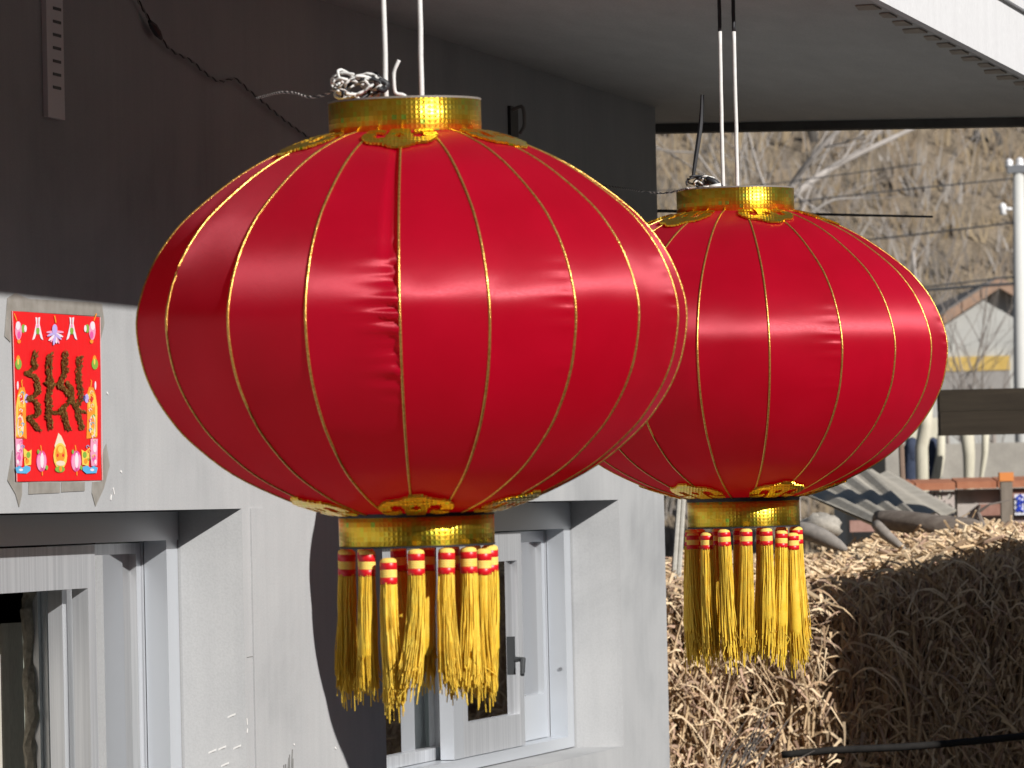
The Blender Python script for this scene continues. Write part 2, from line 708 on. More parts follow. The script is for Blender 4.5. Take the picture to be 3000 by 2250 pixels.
def screw(win, s, u, z, face='left', r=.006):
    m_ = MB()
    c_ = H(s, u, z)
    d_ = -W_ if face == 'left' else N_
    m_.tube([c_, c_ + d_ * .003], r, 8)
    m_.build('screw', STEEL, win)


def rz_of(s, u):
    return H(s, u, 0)


# the window on the left
win1 = bpy.data.objects.new('window', None)
col.objects.link(win1)
win1.parent = house
b1 = s1b - SPL - .002
a1 = s1a + SPL + .002
zt, zs_ = z1t - .003, z1s + .003
fm = MB()
hb = wz(300, 1590, -.128)                      # underside of the deep head
fm.hbox(a1, b1, -.29, -.128, hb, zt)           # head box
fm.hbox(b1 - .075, b1, -.18, -.131, zs_, hb)   # right jamb
fm.hbox(a1, a1 + .075, -.18, -.131, zs_, hb)
fm.hbox(a1 + .075, b1 - .075, -.29, -.131, zs_, zs_ + .05)
fm.build('window_frame', ALU_PALE, win1)
jb = MB()
jb.hbox(b1 - .078, b1 - .060, -.285, -.182, zs_, hb)
jb.build('jamb_track', ALU, win1)
zin = zs_ + .052
sA_r = ws(283, 1900, -.136)
sash(win1, sA_r - 1.0, sA_r, -.136, .034, zin, hb - .004, .046, top=.085, pane=False)
sash(win1, sA_r - .06, b1 - .080, -.186, .030, zin, hb - .004, .030, top=.022)
mj = MB()
sB = ws(228, 1900, -.19)
mj.hbox(sB, sB + .03, -.25, -.19, zin, hb - .006)
mj.hbox(sB - .012, sB + .02, -.262, -.2505, zin, hb - .006)
mj.hbox(sB - .03, sB + .02, -.275, -.2625, zin, hb - .006)
mj.build('mullion', ALU, win1)
fo = MB()
zz = np.linspace(zin, hb - .09, 60)
pts = []
for z in zz:
    pts.append(H(sB - .036 + rng.normal(0, .003), -.282 + rng.normal(0, .003), z))
fo.tube(pts, [rng.uniform(.010, .015) for _ in zz], 6)
fo.build('foam_seal', FOAM, win1)
screw(win1, sB - .0005, -.222, wz(195, 1843, -.22), r=.004)
cu = MB()
n0 = 60
for i in range(n0):
    s_ = s1a - .1 + i * (1.9 / n0)
    for z in (zs_ - .3, hb - .16):
        cu.v.append(tuple(H(s_, -.36 + .015 * math.sin(i * 1.1), z)))
for i in range(n0 - 1):
    cu.f.append((2 * i, 2 * i + 2, 2 * i + 3, 2 * i + 1))
    cu.mi.append(0)
cu.build('curtain', mottled('drab_curtain', (.46, .43, .38), (.54, .51, .45), (5, 5, 1), 3.), win1)

# the window on the right
win2 = bpy.data.objects.new('window', None)
col.objects.link(win2)
win2.parent = house
b2 = s2b - SPL - .002
a2 = s2a + SPL + .002
zt, zs2 = z2t - .003, z2s + .003
hb2 = wz(1550, 1553, -.128)
fm = MB()
fm.hbox(a2, b2, -.29, -.128, hb2, zt)
fm.hbox(b2 - .075, b2, -.18, -.131, zs2, hb2)
fm.hbox(a2, a2 + .075, -.18, -.131, zs2, hb2)
fm.hbox(a2 + .075, b2 - .075, -.29, -.131, zs2, zs2 + .03)
fm.build('window_frame', ALU_PALE, win2)
jb = MB()
jb.hbox(b2 - .078, b2 - .060, -.285, -.182, zs2, hb2)
jb.build('jamb_track', ALU, win2)
zin = zs2 + .032
t2 = hb2 - .004
s_A1 = ws(1533, 1900, -.136)
s_A0 = ws(1352, 1900, -.136)
sash(win2, s_A0, s_A1, -.136, .034, zin, t2, .05, top=.075, bot=.085)
sash(win2, s_A1 - .06, b2 - .080, -.186, .034, zin, t2, .034, top=.03, bot=.12, material=ALU_PALE)
sash(win2, a2 + .08, s_A0 + .03, -.186, .034, zin, t2, .05, top=.06, bot=.03)
m_ = MB()
sm = ws(1370, 1900, -.136)
m_.hbox(s_A0 - .10, s_A0 - .004, -.17, -.134, zin, t2)
m_.build('mullion', ALU_PALE, win2)
screw(win2, b2 - .0755, -.148, wz(1664, 1956, -.15), r=.005)
screw(win2, b2 - .0785, -.225, wz(1611, 1956, -.22), r=.005)
hd = MB()
hs = ws(1500, 1950, -.13)
hz_ = wz(1500, 1920, -.13)
hd.hbox(hs - .03, hs - .01, -.136, -.118, hz_ - .05, hz_ + .05)
hd.tube([H(hs - .02, -.118, hz_ - .01), H(hs - .02, -.095, hz_ - .01), H(hs - .05, -.09, hz_ - .05)], [.008, .008, .006], 8)
hd.build('latch', DARK_GASKET, win2)
cu = MB()
n0 = 70
for i in range(n0):
    s_ = a2 + .9 + i * (1.5 / n0)
    for z in (zs2 - .2, hb2):
        cu.v.append(tuple(H(s_, -.62 + .02 * math.sin(i * .9), z)))
for i in range(n0 - 1):
    cu.f.append((2 * i, 2 * i + 2, 2 * i + 3, 2 * i + 1))
    cu.mi.append(0)
cu.build('curtain', mottled('grey_curtain', (.34, .36, .37), (.42, .44, .45), (5, 5, 1), 3.), win2)

# hairline cracks and paint flecks on the wall
CRACK = mat('crack', (.10, .10, .10), .9)


def wall_line(mb, pts, w, u=.0012):
    q = [on_wall(x, y) for x, y in pts]
    for a, b in zip(q[:-1], q[1:]):
        d = (b - a)
        if d.length < 1e-6:
            continue
        p_ = N_.cross(d).normalized() * w * .5
        mb.prism([a - p_ + N_ * .0004, b - p_ + N_ * .0004, b + p_ + N_ * .0004, a + p_ + N_ * .0004], N_ * u)


CR2 = mat('fine_crack', (.27, .265, .255), .95)
FLECK = mat('white_fleck', (.75, .74, .72), .8)
for x0, y0, x1, y1, k in ((722, 1925, 745, 1922, 3),):
    pts = [(x0 + (x1 - x0) * i / k + rng.normal(0, 1.5), y0 + (y1 - y0) * i / k + rng.normal(0, 2)) for i in range(k + 1)]
    ck = MB()
    wall_line(ck, pts, .0012)
    ck.build('hairline_crack', CR2, house)
for x, y, dx, dy in ((722, 2105, 2, 30), (724, 2135, -2, 20), (330, 1430, 6, 30), (325, 1450, -3, 25), (860, 2180, 3, 5), (980, 2190, 6, 6),
                     (765, 2060, 2, 18), (352, 1380, 6, 6), (312, 1150, 5, 8)):
    fl = MB()
    wall_line(fl, [(x, y), (x + dx * .6, y + dy * .6)], .004)
    fl.build('paint_fleck', FLECK, house)
for (fu, zy) in ((-.03, 2100), (-.05, 2190), (-.07, 2195), (-.045, 2240), (-.02, 2195)):
    s_ = s1b + fu / DEP * SPL - .0012
    zc = wz(660, zy, fu)
    d1 = Vector((0, 0, 1)) * .004 + N_ * .010
    c_ = H(s_, fu, zc)
    pp = Vector((0, 0, .002))
    fl = MB()
    fl.prism([c_ - d1 - pp, c_ + d1 - pp, c_ + d1 + pp, c_ - d1 + pp], -W_ * .0008)
    fl.build('paint_fleck', FLECK, house)
# grass-like scratches of mould at the bottom
mo = MB()
for i in range(6):
    x = 832 + i * 5
    wall_line(mo, [(x, 2262), (x + rng.normal(0, 2), 2215 + rng.normal(0, 22))], .005)
mo.build('mould_streak', mat('mould', (.22, .22, .215), .9), house)

# ------------------------------------------------------------------ lanterns
PROF = [(.268, .672), (.36, .648), (.489, .597), (.60, .537), (.697, .470), (.785, .400), (.852, .335), (.925, .2345), (.977, .117), (1.0, 0),
        (.983, -.134), (.945, -.240), (.885, -.338), (.812, -.422), (.668, -.538), (.489, -.630), (.36, -.676), (.268, -.702)]


def profile(n):
    return [(q.x, q.y) for q in spline([(a, b, 0) for a, b in PROF], n)]


def seam_noise(seed):
    r_ = np.random.default_rng(seed)
    return [(r_.uniform(18, 70), r_.uniform(0, 6.28), r_.uniform(.3, 1)) for _ in range(5)]


def make_panel(R, a0, a1, seed, pucker=0., fold=False, sag=.0):
    rows = 150 if pucker else 56
    cols = 22 if pucker else 10
    pr = profile(rows)
    m_ = MB()
    m_.ncol = cols
    sn0, sn1 = seam_noise(seed), seam_noise(seed + 100)
    r_ = np.random.default_rng(seed)
    dents = [(r_.uniform(.15, .85), r_.uniform(-.5, .55), r_.uniform(.05, .16), r_.normal(0, .0030)) for _ in range(6)]
    for i, (r, z) in enumerate(pr):
        p0 = Vector((r * math.cos(a0), r * math.sin(a0), 0))
        p1 = Vector((r * math.cos(a1), r * math.sin(a1), 0))
        nrm = (p0 + p1).normalized()
        for j in range(cols + 1):
            v_ = j / cols
            q = p0.lerp(p1, v_)
            d = -sag * r * 4 * v_ * (1 - v_)
            w0 = sum(a * math.sin(f * z + p) for f, p, a in sn0) / 5
            w1 = sum(a * math.sin(f * z + p) for f, p, a in sn1) / 5
            d += .0034 * w0 * math.exp(-v_ / .09) + .0034 * w1 * math.exp(-(1 - v_) / .09)
            for (dv_, dz_, ds_, da_) in dents:
                d += da_ * math.exp(-((v_ - dv_) / .3) ** 2 - ((z - dz_) / ds_) ** 2)
            if pucker:
                env = math.exp(-((z + .02) / .24) ** 4) * math.exp(-((1 - v_) / .24) ** 1.5)
                ww = math.sin(z * 74 + 2.5 * math.sin(z * 23) + 1.5 * v_) + .5 * math.sin(z * 131 + 2)
                d += pucker * env * ww
            if fold:
                e = math.exp(-((z - .42) / .26) ** 4)
                d += -.020 * e * max(0., min(1., (v_ - .80) / .05)) * (1 - max(0, (v_ - .92) / .08))
            if v_ in (0, 1):
                d = 0
            q = q + nrm * d
            m_.v.append((q.x * R, q.y * R, z * R))
    for i in range(rows - 1):
        for j in range(cols):
            a = i * (cols + 1) + j
            m_.f.append((a, a + 1, a + cols + 2, a + cols + 1))
            m_.mi.append(0)
    m_.smooth = True
    return m_


def band_mesh(name, r, z0, z1, warp=0.):
    """thin open band of foil with UVs in metres"""
    seg = 96
    me = bpy.data.meshes.new(name)
    vs, fs = [], []
    for ri, th in ((r, 0), (r - .0025, 1)):
        for j in range(seg + 1):
            a = 2 * math.pi * j / seg
            wz_ = warp * (math.sin(a * 1 + .4) + .3 * math.sin(2 * a))
            for z in (z0, z1):
                vs.append((ri * math.cos(a), ri * math.sin(a), z + wz_))
    k = 2 * (seg + 1)
    for j in range(seg):
        a = 2 * j
        fs.append((a, a + 2, a + 3, a + 1))
        fs.append((k + a, k + a + 1, k + a + 3, k + a + 2))
        fs.append((a + 1, a + 3, k + a + 3, k + a + 1))
        fs.append((a, k + a, k + a + 2, a + 2))
    me.from_pydata(vs, [], fs)
    uvl = me.uv_layers.new(name='UVMap')
    for poly in me.polygons:
        for li in poly.loop_indices:
            vi = me.loops[li].vertex_index % k
            uvl.data[li].uv = (vi // 2 / seg * 2 * math.pi * r, vs[vi][2])
    me.materials.append(GOLD_BAND)
    me.polygons.foreach_set('use_smooth', [True] * len(me.polygons))
    me.update()
    return me


def in_cloud(x, y):
    """ruyi cloud shape: x in -1..1 across, y 0 (near the cap) .. 1 (outward)"""
    ax = abs(x)
    top = 1.0 - .55 * ax ** 1.7 + .05 * math.cos(ax * 9)
    if y > top or y < 0:
        return False
    # side curls
    inner = (ax / .86) ** 2
    if y < .30 and ax > .42:
        return .05 < y and (ax < .98)and y < .30 - .15 * (ax - .42) and y > .02 + .35 * abs(ax - .7)
    if y < .42 and .30 < ax < .62:
        return False
    for (cx_, cy_, rx_, ry_) in ((.48, .50, .16, .10), (0.0, .46, .13, .10)):
        if ((ax - cx_) / rx_) ** 2 + ((y - cy_) / ry_) ** 2 < 1:
            return False
    if ax > .95:
        return False
    return True


def ornament(R, ac, half, top=True):
    """gold cloud applique lying on the shoulder of the lantern"""
    nu, nv = 54, 26
    pr = profile(400)
    if top:
        r_in, r_out = .30, .50
        pr_ = [q for q in pr if q[1] > 0]
    else:
        r_in, r_out = .30, .50
        pr_ = [q for q in pr if q[1] < 0][::-1]
    m_ = MB()
    sgn = 1 if top else -1

    def pt(i, j, lift):
        x = -1 + 2 * i / nu
        y = j / nv
        r = r_in + (r_out - r_in) * y
        zz_ = min(pr_, key=lambda q: abs(q[0] - r))[1]
        a = ac + half * x
        return Vector((r * math.cos(a) * R + 0, r * math.sin(a) * R, zz_ * R)) + Vector((math.cos(a) * .3, math.sin(a) * .3, sgn)) * lift

    cells = {(i, j) for i in range(nu) for j in range(nv) if in_cloud(-1 + 2 * (i + .5) / nu, (j + .5) / nv)}
    idx = {}

    def vid(i, j, t):
        if (i, j, t) not in idx:
            idx[(i, j, t)] = len(m_.v)
            m_.v.append(tuple(pt(i, j, .0045 if t else .001)))
        return idx[(i, j, t)]
    for (i, j) in cells:
        fc = [vid(i, j, 1), vid(i + 1, j, 1), vid(i + 1, j + 1, 1), vid(i, j + 1, 1)]
        m_.f.append(tuple(fc))
        m_.mi.append(0)
        for (di, dj, e) in ((-1, 0, ((0, 1), (0, 0))), (1, 0, ((1, 0), (1, 1))), (0, -1, ((0, 0), (1, 0))), (0, 1, ((1, 1), (0, 1)))):
            if (i + di, j + dj) not in cells:
                (p, q), (p2, q2) = e
                m_.f.append((vid(i + p, j + q, 1), vid(i + p, j + q, 0), vid(i + p2, j + q2, 0), vid(i + p2, j + q2, 1)))
                m_.mi.append(0)
    return m_


# tassel meshes (shared)
def tassel_meshes(seed, rh, hh, L_):
    r_ = np.random.default_rng(seed)
    kn = MB()
    kn.lathe([(.002, .002), (rh * .6, .0015), (rh * .93, -.001), (rh, -.005), (rh * .98, -hh)], 14)
    kn.smooth = True
    knot = kn.mesh('tassel', KNOT_Y)
    rd = MB()
    t = hh
    rd.lathe([(rh * 1.0, -.15 * t), (rh * 1.025, -.16 * t), (rh * 1.025, -.43 * t), (rh * 1.0, -.44 * t)], 14)
    rd.smooth = True
    red1 = rd.mesh('ribbon', BAND_RED)
    rd = MB()
    rd.lathe([(rh * 1.0, -.77 * t), (rh * 1.03, -.78 * t), (rh * 1.03, -1.04 * t), (rh * 1.0, -1.05 * t)], 14)
    rd.smooth = True
    red2 = rd.mesh('ribbon', BAND_RED)
    rd = MB()
    for q in (.50, .575, .65, .725):
        rd.lathe([(rh * .99, -(q - .03) * t), (rh * 1.03, -q * t), (rh * .99, -(q + .03) * t)], 14)
    for q in (.535, .61, .69):
        pass
    rd.smooth = True
    lines = rd.mesh('winding', KNOT_Y)
    th = MB()
    lean = r_.normal(0, .006, 2)
    for k in range(150):
        a = r_.uniform(0, 6.283)
        rr = r_.random() ** .22
        x0, y0 = rh * .96 * rr * math.cos(a), rh * .96 * rr * math.sin(a)
        spread = r_.uniform(1.12, 1.5)
        ln = L_ * (r_.uniform(.80, 1.0) if r_.random() < .85 else r_.uniform(.95, 1.14))
        ph, fr, am = r_.uniform(0, 6.28), r_.uniform(3, 9), r_.uniform(.0003, .0013)
        pts = []
        n_ = 9
        for i in range(n_):
            q = i / (n_ - 1)
            x = x0 * (1 + (spread - 1) * q) + lean[0] * q * q + am * math.sin(ph + fr * q) * (.3 + 1.5 * q)
            y = y0 * (1 + (spread - 1) * q) + lean[1] * q * q + am * math.cos(ph * 1.7 + fr * q) * (.3 + 1.5 * q)
            pts.append((x + rng.normal(0, .0003), y + rng.normal(0, .0003), -hh * .98 - ln * q))
        if r_.random() < .12:
            e = Vector(pts[-1])
            pts[-1] = tuple(e + Vector((r_.normal(0, .006), r_.normal(0, .006), .006)))
        th.tube(pts, .00105, 3, False)
    th.lathe([(rh * .90, -hh), (rh * .97, -hh - L_ * .35), (rh * 1.0, -hh - L_ * .68), (rh * .5, -hh - L_ * .76), (rh * .1, -hh - L_ * .77)], 12)
    th.smooth = True
    return knot, [red1, red2, lines], th.mesh('thread', THREAD)


def put(name, me, parent, loc=(0, 0, 0), rz=0., tilt=(0, 0)):
    o = bpy.data.objects.new(name, me)
    col.objects.link(o)
    o.parent = parent
    o.location = loc
    o.rotation_euler = (tilt[0], tilt[1], rz)
    return o


CAMDIR = -math.pi / 2     # azimuth facing the camera


def lantern(centre, R, rib_az, label, group, cap_t, cap_b, tass_az, tass, tilt, puckers, wire_x, wire_top, capr_b=None, wires_off=0., seed=1, orn0=0., tdrop=()):
    root = empty('red_lantern', centre, 0, label, 'lantern', group)
    root.rotation_euler = (tilt[0], tilt[1], 0)
    dirv = math.atan2(-centre[1], -centre[0])      # direction towards the camera
    azs = sorted(rib_az)
    last = azs[-1]
    first = azs[0] + 360
    gap = first - last
    k = max(2, round(gap / 18.4))
    full = azs + [last + gap * (i + 1) / k for i in range(k - 1)]
    A = [dirv + math.radians(a) for a in full]
    pr = profile(64)
    for i in range(len(A)):
        a0, a1 = A[i], A[(i + 1) % len(A)]
        if a1 < a0:
            a1 += 2 * math.pi
        pk = puckers.get(i, (0., False))
        pm_ = make_panel(R, a0, a1, seed * 50 + i, pk[0] / R, pk[1])
        po_ = pm_.build('panel', SATIN, root, world=False)
        ul_ = po_.data.uv_layers.new(name='UVMap')
        ncol = pm_.ncol + 1
        for lp in po_.data.loops:
            ul_.data[lp.index].uv = ((lp.vertex_index % ncol) / pm_.ncol, lp.vertex_index // ncol * .01)
        m_ = MB()
        pts = [Vector((r * math.cos(a0) * R, r * math.sin(a0) * R, z * R)) for r, z in pr]
        m_.tube(pts, .0022, 6)
        m_.smooth = True
        m_.build('piping', GOLD_RIB, root, world=False)
    for i in range(6):
        ac = dirv + math.radians(orn0 + 60 * i)
        ornament(R, ac, math.radians(21), True).build('gold_ornament', GOLD_ORN, root, world=False)
        ornament(R, ac + math.radians(3), math.radians(21), False).build('gold_ornament', GOLD_ORN, root, world=False)
    rc = cap_t[2]
    put('cap_band', band_mesh('cap_band', rc, cap_t[0], cap_t[1]), root)
    rb = cap_b[2]
    put('cap_band', band_mesh('cap_band', rb, cap_b[0], cap_b[1]), root)
    m_ = MB()
    m_.lathe([(rc * 1.004, cap_t[0] - .004), (rc * 1.008, cap_t[0]), (rc * .98, cap_t[0] + .0005), (rc * .98, cap_t[0] - .004)], 64, close=True)
    m_.lathe([(rc * 1.003, cap_t[1]), (rc * 1.006, cap_t[1] + .003), (rc * .985, cap_t[1] + .003), (rc * .985, cap_t[1] - .0005)], 64, close=True)
    m_.build('cap_rim', RIM_GREY, root, world=False)
    m_ = MB()
    rt_ = max(cap_b[1] + .012, -.694 * R)
    m_.lathe([(rb * 1.005, cap_b[1]), (rb * 1.01, rt_), (rb * .9, rt_), (rb * .9, cap_b[1])], 64, close=True)
    m_.lathe([(rb * 1.003, cap_b[0] - .003), (rb * 1.006, cap_b[0]), (rb * .975, cap_b[0]), (rb * .975, cap_b[0] - .003)], 64, close=True)
    m_.build('cap_rim', RIM_DARK, root, world=False)
    # disc that closes the lantern inside the caps, with the cross bars that carry it
    m_ = MB()
    for (zc, rr) in ((cap_t[0] + .01, rc), (cap_b[1] - .01, rb)):
        for q in (0.3, 0.3 + math.pi / 2):
            d = Vector((math.cos(q), math.sin(q), 0)) * rr * .99
            m_.tube([-d + Vector((0, 0, zc)), d + Vector((0, 0, zc))], .003, 6)
    m_.build('cross_bar', STEEL, root, world=False)
    # hanging wires
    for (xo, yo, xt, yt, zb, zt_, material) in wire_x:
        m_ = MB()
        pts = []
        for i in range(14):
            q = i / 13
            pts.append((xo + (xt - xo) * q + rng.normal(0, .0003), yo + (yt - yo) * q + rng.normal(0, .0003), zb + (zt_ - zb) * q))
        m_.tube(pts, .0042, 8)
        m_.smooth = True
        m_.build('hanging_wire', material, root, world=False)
    hh, rh, L_ = tass
    var = [tassel_meshes(seed * 10 + q, rh, hh, L_ * lf) for q, lf in enumerate((.95, 1.0, 1.06, .98))]
    for i, a in enumerate(tass_az):
        kn, rds, th = var[i % 4]
        az = dirv + math.radians(a)
        drop = tdrop[i] if i < len(tdrop) else 0.
        loc = (rb * .95 * math.cos(az), rb * .95 * math.sin(az), cap_b[0] - .006 - drop)
        t_ = put('tassel', kn, root, loc, rng.uniform(0, 6.28), (rng.normal(0, .02), rng.normal(0, .02)))
        for r_ in rds:
            put(r_.name.split('.')[0], r_, t_)
        o = put('thread', th, t_)
        o['kind'] = 'stuff'
    return root


LG = 'red lanterns hanging under the canopy'
UL = .99                                         # distance of the lanterns from the wall


def lantern_pos(px, py, u):
    return on_wall(px, py, u)


c1 = lantern_pos(1203, 936, 1.06)
R1 = (c1 - Vector((0, 0, CAM_Z))).length / F * 809.5
c2 = lantern_pos(2166, 1031, UL)
R2 = (c2 - Vector((0, 0, CAM_Z))).length / F * 607.5
PX1 = R1 / 597.0         # metres per display pixel at the nearer lantern
PX2 = R2 / 448.0


def az_from(list_px, cx_, R_):
    out = []
    for x in list_px:
        out.append(math.degrees(math.asin(max(-.999, min(.999, (x - cx_) / R_)))))
    return out


ribs1 = az_from([372, 507, 670, 865, 1050, 1230, 1367, 1458], 887, 600)
ribs1 = [ribs1[0] - 19] + ribs1
ribs2 = az_from([1510, 1660, 1812, 1925, 2005], 1597, 450)
ribs2 = [ribs2[0] - 37, ribs2[0] - 18.5] + ribs2

zt1 = PX1 * (690 - 290)
lan1 = lantern(c1, R1, ribs1, 'larger nearer red satin lantern with a tangled wire coil on its gold cap', LG,
               (PX1 * 391, PX1 * 469, PX1 * 165), (PX1 * -486, PX1 * -424, PX1 * 168),
               [-70, -42, -23, -1, 23, 43, 62, 76, 100, 130, 152, 172, -165, -135, -105],
               (PX1 * 51, PX1 * 18, PX1 * 250), (math.radians(.9), math.radians(-.4)),
               {3: (.0058, True), 5: (.0010, False), 7: (.0012, False)},
               [(PX1 * -40, 0, PX1 * -36, 0, PX1 * 400, PX1 * 1150, WIRE_WHITE), (PX1 * 37, .02, PX1 * 42, .02, PX1 * 400, PX1 * 1150, WIRE_WHITE)], 0,
               seed=1, orn0=-3., tdrop=(0, 0, .013, 0, 0, 0, .004))
ZS2 = (S_Z - c2.z)
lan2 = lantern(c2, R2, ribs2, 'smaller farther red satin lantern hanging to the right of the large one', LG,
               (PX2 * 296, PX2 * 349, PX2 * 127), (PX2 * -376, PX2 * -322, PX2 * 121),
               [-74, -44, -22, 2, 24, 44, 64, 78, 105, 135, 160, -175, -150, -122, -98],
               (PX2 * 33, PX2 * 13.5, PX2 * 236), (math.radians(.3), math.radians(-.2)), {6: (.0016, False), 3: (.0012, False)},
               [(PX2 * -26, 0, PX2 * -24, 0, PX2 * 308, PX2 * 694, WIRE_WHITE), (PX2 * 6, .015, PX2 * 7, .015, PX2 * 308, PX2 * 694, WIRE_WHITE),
               (PX2 * -24, 0, PX2 * -23, 0, PX2 * 694.2, ZS2, WIRE_DARK), (PX2 * 7, .015, PX2 * 8, .015, PX2 * 694.2, ZS2, WIRE_DARK)], 0,  # dark upper lengths: canopy shade put into the wire colour
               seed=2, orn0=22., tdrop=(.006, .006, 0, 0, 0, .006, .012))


def lan_pt(c, R_, cx_, cy_, x, y, dy=0.):
    """point near a lantern, from display pixel offsets, dy metres towards the camera"""
    k = R_
    d = Vector((c.x, c.y, 0)).normalized()
    return c + Vector((d.y, -d.x, 0)) * ((x - cx_) * k) + Vector((0, 0, 1)) * ((cy_ - y) * k) - d * dy


# coil of wire on the nearer lantern's cap
def twisted(mb_a, mb_b, path, n, r, pitch):
    p = spline(path, n)
    for k, mb_ in enumerate((mb_a, mb_b)):
        pts = []
        dist = 0
        for i in range(n):
            if i:
                dist += (p[i] - p[i - 1]).length
            t = (p[min(i + 1, n - 1)] - p[max(i - 1, 0)]).normalized()
            a = t.cross(Vector((.2, .9, .3))).normalized()
            b = t.cross(a)
            q = dist / pitch * 2 * math.pi + k * math.pi
            pts.append(p[i] + (a * math.cos(q) + b * math.sin(q)) * r)
        mb_.tube(pts, r, 6)


coil = empty('wire_coil', lan_pt(c1, PX1, 890, 690, 790, 210), 0, 'tangled coil of white and dark wire lying on top of the nearer lantern', 'wire coil')
wa, wb = MB(), MB()
for k in range(11):
    pts = []
    cx_, cy_ = 785 + rng.normal(0, 10), 187 + rng.normal(0, 4)
    rx, ry = rng.uniform(30, 50), rng.uniform(12, 26)
    ph = rng.uniform(0, 6.28)
    tl = rng.normal(0, .35)
    for i in range(24):
        a = ph + i / 23 * 5.7
        x, y = rx * math.cos(a), ry * math.sin(a)
        pts.append(lan_pt(c1, PX1, 890, 690, cx_ + x * math.cos(tl) - y * math.sin(tl), cy_ + x * math.sin(tl) + y * math.cos(tl),
                          rng.normal(0, .004) + .02 * math.sin(a + k)))
    (wb if k % 3 == 2 else wa).tube(pts, .0024, 6)
hook = [(902, 212), (893, 212), (884, 205), (868, 200), (865, 175), (866, 155), (872, 140), (877, 130)]
wa.tube(spline([lan_pt(c1, PX1, 890, 690, x, y, .012) for x, y in hook], 24), .003, 8)
wb.tube(spline([lan_pt(c1, PX1, 890, 690, x, y, .02) for x, y in ((832, 172), (845, 178), (850, 185), (842, 195), (830, 190))], 16), .005, 8)
wa.smooth = wb.smooth = True
wa.build('white_strand', WIRE_WHITE, coil)
wb.build('dark_strand', WIRE_DARK, coil)

# small coil on the farther lantern
coil2 = empty('wire_coil', lan_pt(c2, PX2, 1597, 760, 1535, 405), 0, 'small knot of dark and white wire on top of the farther lantern', 'wire coil')
wa, wb = MB(), MB()
for k in range(8):
    pts = []
    cx_, cy_ = 1530 + rng.normal(0, 10), 388 + rng.normal(0, 4)
    rx, ry = rng.uniform(10, 24), rng.uniform(6, 13)
    ph = rng.uniform(0, 6.28)
    for i in range(20):
        a = ph + i / 19 * 5.9
        pts.append(lan_pt(c2, PX2, 1597, 760, cx_ + rx * math.cos(a), cy_ + ry * math.sin(a), .01 * math.sin(a * 2 + k)))
    (wa if k % 2 else wb).tube(pts, .0022, 6)
wb.tube([lan_pt(c2, PX2, 1597, 760, x, y, .01) for x, y in ((1535, 385), (1552, 392), (1566, 405))], .007, 8)
wa.tube([lan_pt(c2, PX2, 1597, 760, x, y, .02) for x, y in ((1540, 404), (1566, 400))], .005, 8)
wa.smooth = wb.smooth = True
wa.build('white_strand', WIRE_WHITE, coil2)
wb.build('dark_strand', WIRE_DARK, coil2)

# cord between the two lanterns
def twist_thing(name, path, n, r, pitch, label, cat, ma, mb2):
    o = empty(name, path[0], 0, label, cat)
    a_, b_ = MB(), MB()
    twisted(a_, b_, path, n, r, pitch)
    a_.smooth = b_.smooth = True
    a_.build('pale_strand', ma, o)
    b_.build('dark_strand', mb2, o)
    return o


pA = lan_pt(c1, PX1, 890, 690, 1060, 330, -.25)
twist_thing('twisted_cable', [on_wall(1480, 400, .02), on_wall(1620, 480, .05), on_wall(1740, 535, .12), on_wall(1835, 553, .28), on_wall(1890, 562, .48), on_wall(1950, 566, .76), on_wall(2010, 553, .95),
                             lan_pt(c2, PX2, 1597, 760, 1512, 402, 0), lan_pt(c2, PX2, 1597, 760, 1530, 392, 0)], 220, .0013, .036,
            'twisted pale cable running behind the nearer lantern to the knot on the farther one', 'cable', WIRE_PALE, WIRE_DARK)
# lit cord from the coil leftwards
twist_thing('twisted_cable', [lan_pt(c1, PX1, 890, 690, 770, 196), on_wall(985, 262, .96), on_wall(945, 280, .92), on_wall(900, 284, .88),
                             on_wall(860, 272, .82), on_wall(815, 272, .76), on_wall(752, 288, .62)], 180, .0012, .034,
            'thin twisted cable running left from the coil on the nearer lantern', 'cable', WIRE_PALE, WIRE_DARK)
# dark twisted cable on the shaded wall
cab = [(398, -10), (445, 70), (470, 110), (505, 150), (560, 178), (590, 205), (640, 238), (690, 232), (725, 262), (760, 290), (800, 325), (850, 365), (900, 400), (960, 440)]
ob = twist_thing('twisted_cable', [on_wall(x, y, .012) for x, y in cab], 300, .0017, .055,
                 'dark twisted cable fixed across the shaded upper wall', 'cable', mat('grey_cable', (.30, .29, .28), .6), WIRE_DARK)
m_ = MB()
m_.tube([on_wall(x, y, .018) for x, y in ((438, 62), (450, 78), (462, 98), (472, 112))], [.004, .008, .008, .004], 8)
m_.build('tape_joint', WIRE_DARK, ob)

# dark cable rising behind the farther lantern's coil
kx = empty('slack_cable', lan_pt(c2, PX2, 1597, 760, 1505, 372), 0, 'short dark cable rising from the knot on the farther lantern', 'cable')
m_ = MB()
m_.tube(spline([lan_pt(c2, PX2, 1597, 760, x, y, -.03) for x, y in ((1506, 378), (1511, 345), (1519, 300), (1526, 255), (1530, 200))], 16),
        [.0035 + .002 * math.sin(i * .2) for i in range(16)], 6)
m_.build('cable_strand', WIRE_DARK, kx)

# thin rod sticking out sideways from the house corner
rod = MB()
q0, q1 = at(1935, 618, 15.2), at(2732, 635, 15.6)
rod.tube([q0 - Vector((.35, -.1, 0)), q0, q0.lerp(q1, .55), q1], [.005, .005, .0045, .0035], 6)
tag(rod.build('iron_rod', WIRE_DARK, None, loc=q0), 'thin black rod sticking out sideways behind the farther lantern', 'rod')

